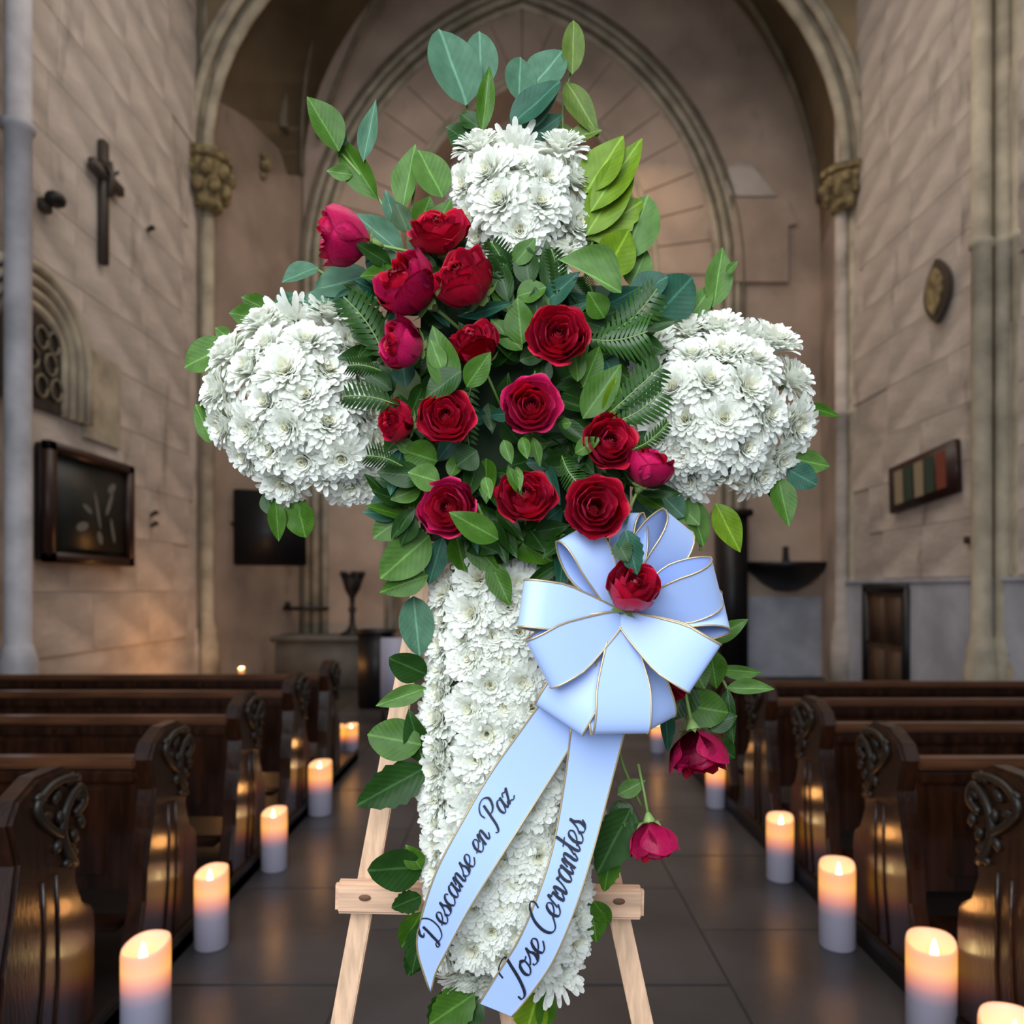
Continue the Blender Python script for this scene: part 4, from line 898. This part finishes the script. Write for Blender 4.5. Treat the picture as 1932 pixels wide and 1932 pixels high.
def loop(ang, L, wd, tilt, gap, pinch=.25, cx=1172, cy=1165, Yc=1.05, flare=1.0, lift=.0, under=.85, roll=0):
    """teardrop loop: out along ang (deg, 0=right, 90=up), folding back behind itself"""
    s = Yc / F; c = P(cx, cy, Yc); d = Vector((math.cos(R(ang)), 0, math.sin(R(ang)))); v = Vector((0, -1, 0)); side = d.cross(v)
    wv = (side * math.cos(R(tilt)) + v * math.sin(R(tilt))); hv = (v * math.cos(R(tilt)) - side * math.sin(R(tilt)))
    A, Bq = [], []; n = 26
    for i in range(n + 1):
        t_ = i / n; th = t_ * 2 * math.pi
        x = L * (1 - math.cos(th)) / 2; x = L * (x / L) ** .80; h = gap * math.sin(th) * (x / L) ** .9
        if t_ > .5: x *= 1 - (1 - under) * math.sin((t_ - .5) * 2 * math.pi)
        w_ = wd * (pinch + (1 - pinch) * min(1, (x / L) * 1.7) ** .8) * (1 + (flare - 1) * x / L)
        p = c + d * x * s + hv * h * s + v * lift * (x / L)
        A.append(p - wv * w_ * s / 2); Bq.append(p + wv * w_ * s / 2)
    return ribbon('loop', A, Bq)
loop(120, 185, 84, -30, 34, lift=.0, pinch=.2, Yc=1.055)                 # upper left
loop(60, 215, 92, -38, 44, lift=-.01, pinch=.2, Yc=1.07)                  # top right
loop(84, 200, 60, 50, 30, lift=-.01, pinch=.2, Yc=1.08)                # top
loop(22, 190, 100, -28, 44, lift=.01, Yc=1.05)                    # right upper
loop(2, 200, 84, 35, 40, lift=-.005, Yc=1.07)                      # right
loop(-32, 175, 100, -6, 26, lift=.03, Yc=1.035, flare=1.05)                   # lower right front
loop(-92, 215, 100, 14, 30, lift=.02, Yc=1.04, flare=1.1)                  # bottom front
loop(-122, 225, 96, -14, 26, lift=.012, Yc=1.05, flare=1.1)                # bottom left
loop(-152, 180, 96, 8, 34, lift=.025, Yc=1.035, flare=1.05)                  # left lower
loop(172, 192, 88, -10, 34, lift=.02, Yc=1.045, flare=1.0)                   # left
loop(-70, 215, 70, 30, 30, lift=.0, Yc=1.07)
b = B(); bmesh.ops.create_uvsphere(b, u_segments=12, v_segments=8, radius=.012, matrix=Matrix.Translation(P(1172, 1162, 1.045) - BO) @ Matrix.Diagonal((1.3, .8, 1, 1))); obj('knot', b, 'satin', bow)
# tails with lettering; edges given in picture rows, then set at their depth over the flowers
def resample(pts, n):
    pts = [Vector((x, y, 0)) for x, y in pts]; c = crom(pts, 8); d = [0]
    for a, q in zip(c, c[1:]): d.append(d[-1] + (q - a).length)
    out = []; k = 0
    for i in range(n + 1):
        s = d[-1] * i / n
        while k < len(d) - 2 and d[k + 1] < s: k += 1
        f = (s - d[k]) / max(1e-9, d[k + 1] - d[k]); out.append(c[k].lerp(c[k + 1], min(1, f)))
    return out
def depth(v): return 1.06 + .010 * math.sin(v * 7) + .012 * v
def tail(EL, ER, text, start, end, unit, label, textlabel, off):
    n = 40; a = resample(EL, n); c = resample(ER, n)
    A = [P(p.x, p.y, depth(i / n)) for i, p in enumerate(a)]; Q = [P(p.x, p.y, depth(i / n)) for i, p in enumerate(c)]
    o = ribbon('tail', A, Q, label=label)
    mid = [(p + q) / 2 for p, q in zip(a, c)][::-1]                     # bottom to top
    d = [0]
    for p, q in zip(mid, mid[1:]): d.append(d[-1] + (q - p).length)
    def at(s):
        s = max(0, min(d[-1] - 1e-3, s)); k = 0
        while d[k + 1] < s: k += 1
        f = (s - d[k]) / (d[k + 1] - d[k]); t_ = (mid[k + 1] - mid[k]).normalized(); return mid[k].lerp(mid[k + 1], f), t_, 1 - (k + f) / n
    b = B(); x = start
    def put(gx, gy):
        p, t_, v = at(gx); up = Vector((t_.y, -t_.x, 0)); q = p + up * gy
        return P(q.x, q.y, depth(v) - .0018) - BO
    sc_ = unit
    for ch in text:
        if ch == ' ': x += .55 * sc_; continue
        strokes, adv = GL[ch]
        for st in strokes:
            pts = crom([Vector((u + .28 * v, v, 0)) for u, v in st], 7); A_, B_ = [], []
            for i, p in enumerate(pts):
                t_ = (pts[min(i + 1, len(pts) - 1)] - pts[max(0, i - 1)]).normalized(); nn = Vector((-t_.y, t_.x, 0))
                w_ = .036 + .070 * abs(t_.dot(Vector((.25, .97, 0)))) ** 1.5 * (1 if t_.y < 0 else .35)
                for lst, sg in ((A_, 1), (B_, -1)):
                    g = p + nn * w_ * sg; lst.append(b.verts.new(put(x + g.x * sc_, off + g.y * sc_)))
            for i in range(len(A_) - 1): b.faces.new((A_[i], A_[i + 1], B_[i + 1], B_[i]))
        x += adv * sc_
    t = obj('lettering', b, 'ink', o); t['label'] = textlabel
    return x
GL = {
 'e': ([[(-.15, .3), (.3, .42), (.62, .72), (.50, 1.0), (.22, .93), (.06, .5), (.22, .05), (.52, .04), (.85, .34)]], .80),
 's': ([[(-.15, .3), (.18, .6), (.42, 1.12), (.42, .85), (.58, .45), (.42, .05), (.08, .08), (.05, .22)], [(.42, .04), (.62, .1), (.80, .34)]], .76),
 'c': ([[(.62, .78), (.45, 1.0), (.16, .82), (.04, .4), (.24, .02), (.52, .06), (.82, .34)]], .78),
 'a': ([[(.66, .82), (.42, 1.0), (.14, .80), (.03, .35), (.20, .02), (.46, .22), (.70, .95)], [(.72, 1.0), (.62, .40), (.72, .03), (.98, .34)]], .96),
 'n': ([[(-.1, .5), (.10, .98), (.20, .85), (.10, .0)], [(.12, .35), (.36, .90), (.58, .96), (.60, .55), (.56, .2), (.70, .02), (.96, .34)]], .94),
 'z': ([[(-.05, .78), (.12, 1.0), (.35, .88), (.62, 1.0), (.30, .5), (.0, .05), (.25, .14), (.50, .0), (.78, .12)]], .8),
 'r': ([[(-.15, .3), (.12, 1.15), (.22, .92), (.50, .92), (.42, .45), (.50, .05), (.82, .34)]], .76),
 'v': ([[(-.15, .55), (.04, .98), (.16, .80), (.20, .04), (.50, .40), (.68, 1.0)], [(.68, 1.0), (.74, .84), (.95, .88)]], .86),
 't': ([[(-.1, .3), (.22, .9), (.36, 1.75), (.26, .9), (.24, .25), (.40, .03), (.68, .34)], [(-.02, 1.15), (.62, 1.22)]], .64),
 'o': ([[(.42, 1.0), (.12, .78), (.06, .3), (.28, .0), (.58, .22), (.62, .75), (.42, 1.0), (.45, .85), (.66, .78), (.92, .86)]], .86),
 'D': ([[(.62, 1.65), (.50, 1.0), (.30, .25), (.10, -.02), (-.12, .10), (.10, .28), (.50, .06), (.95, .05), (1.35, .50), (1.42, 1.3), (1.05, 1.95), (.45, 2.0), (.0, 1.65), (.05, 1.35), (.25, 1.4)]], 1.72),
 'P': ([[(.68, 1.75), (.52, .9), (.34, .05), (.08, -.30), (-.15, -.15)], [(.05, 1.15), (.0, 1.6), (.35, 2.0), (.95, 2.08), (1.38, 1.7), (1.20, 1.15), (.78, .92), (.55, 1.05)]], 1.35),
 'J': ([[(-.12, 1.30), (-.05, 1.75), (.38, 1.98), (.90, 1.95), (.84, 1.3), (.66, .3), (.36, -.42), (-.02, -.50), (-.12, -.18)]], 1.15),
 'C': ([[(1.05, 1.45), (1.22, 1.75), (1.08, 2.05), (.65, 1.92), (.18, 1.35), (.06, .6), (.28, .06), (.72, -.05), (1.25, .42)]], 1.22),
}
tail([(1032, 1310), (985, 1375), (925, 1460), (875, 1545), (825, 1640), (795, 1730), (787, 1790), (810, 1868)],
     [(1110, 1345), (1062, 1432), (1000, 1530), (940, 1625), (885, 1715), (845, 1790), (822, 1835), (813, 1872)],
     'Descanse en Paz', 88, 0, 24.0, 'left ribbon tail reading Descanse en Paz', 'black script words Descanse en Paz', -12)
tail([(1078, 1370), (1066, 1470), (1045, 1590), (1018, 1680), (980, 1770), (940, 1835), (904, 1893)],
     [(1180, 1375), (1150, 1490), (1118, 1610), (1085, 1715), (1045, 1810), (1005, 1870), (966, 1918)],
     'Jose Cervantes', 50, 0, 29.0, 'right ribbon tail with a name in black script', 'black script name', -14)
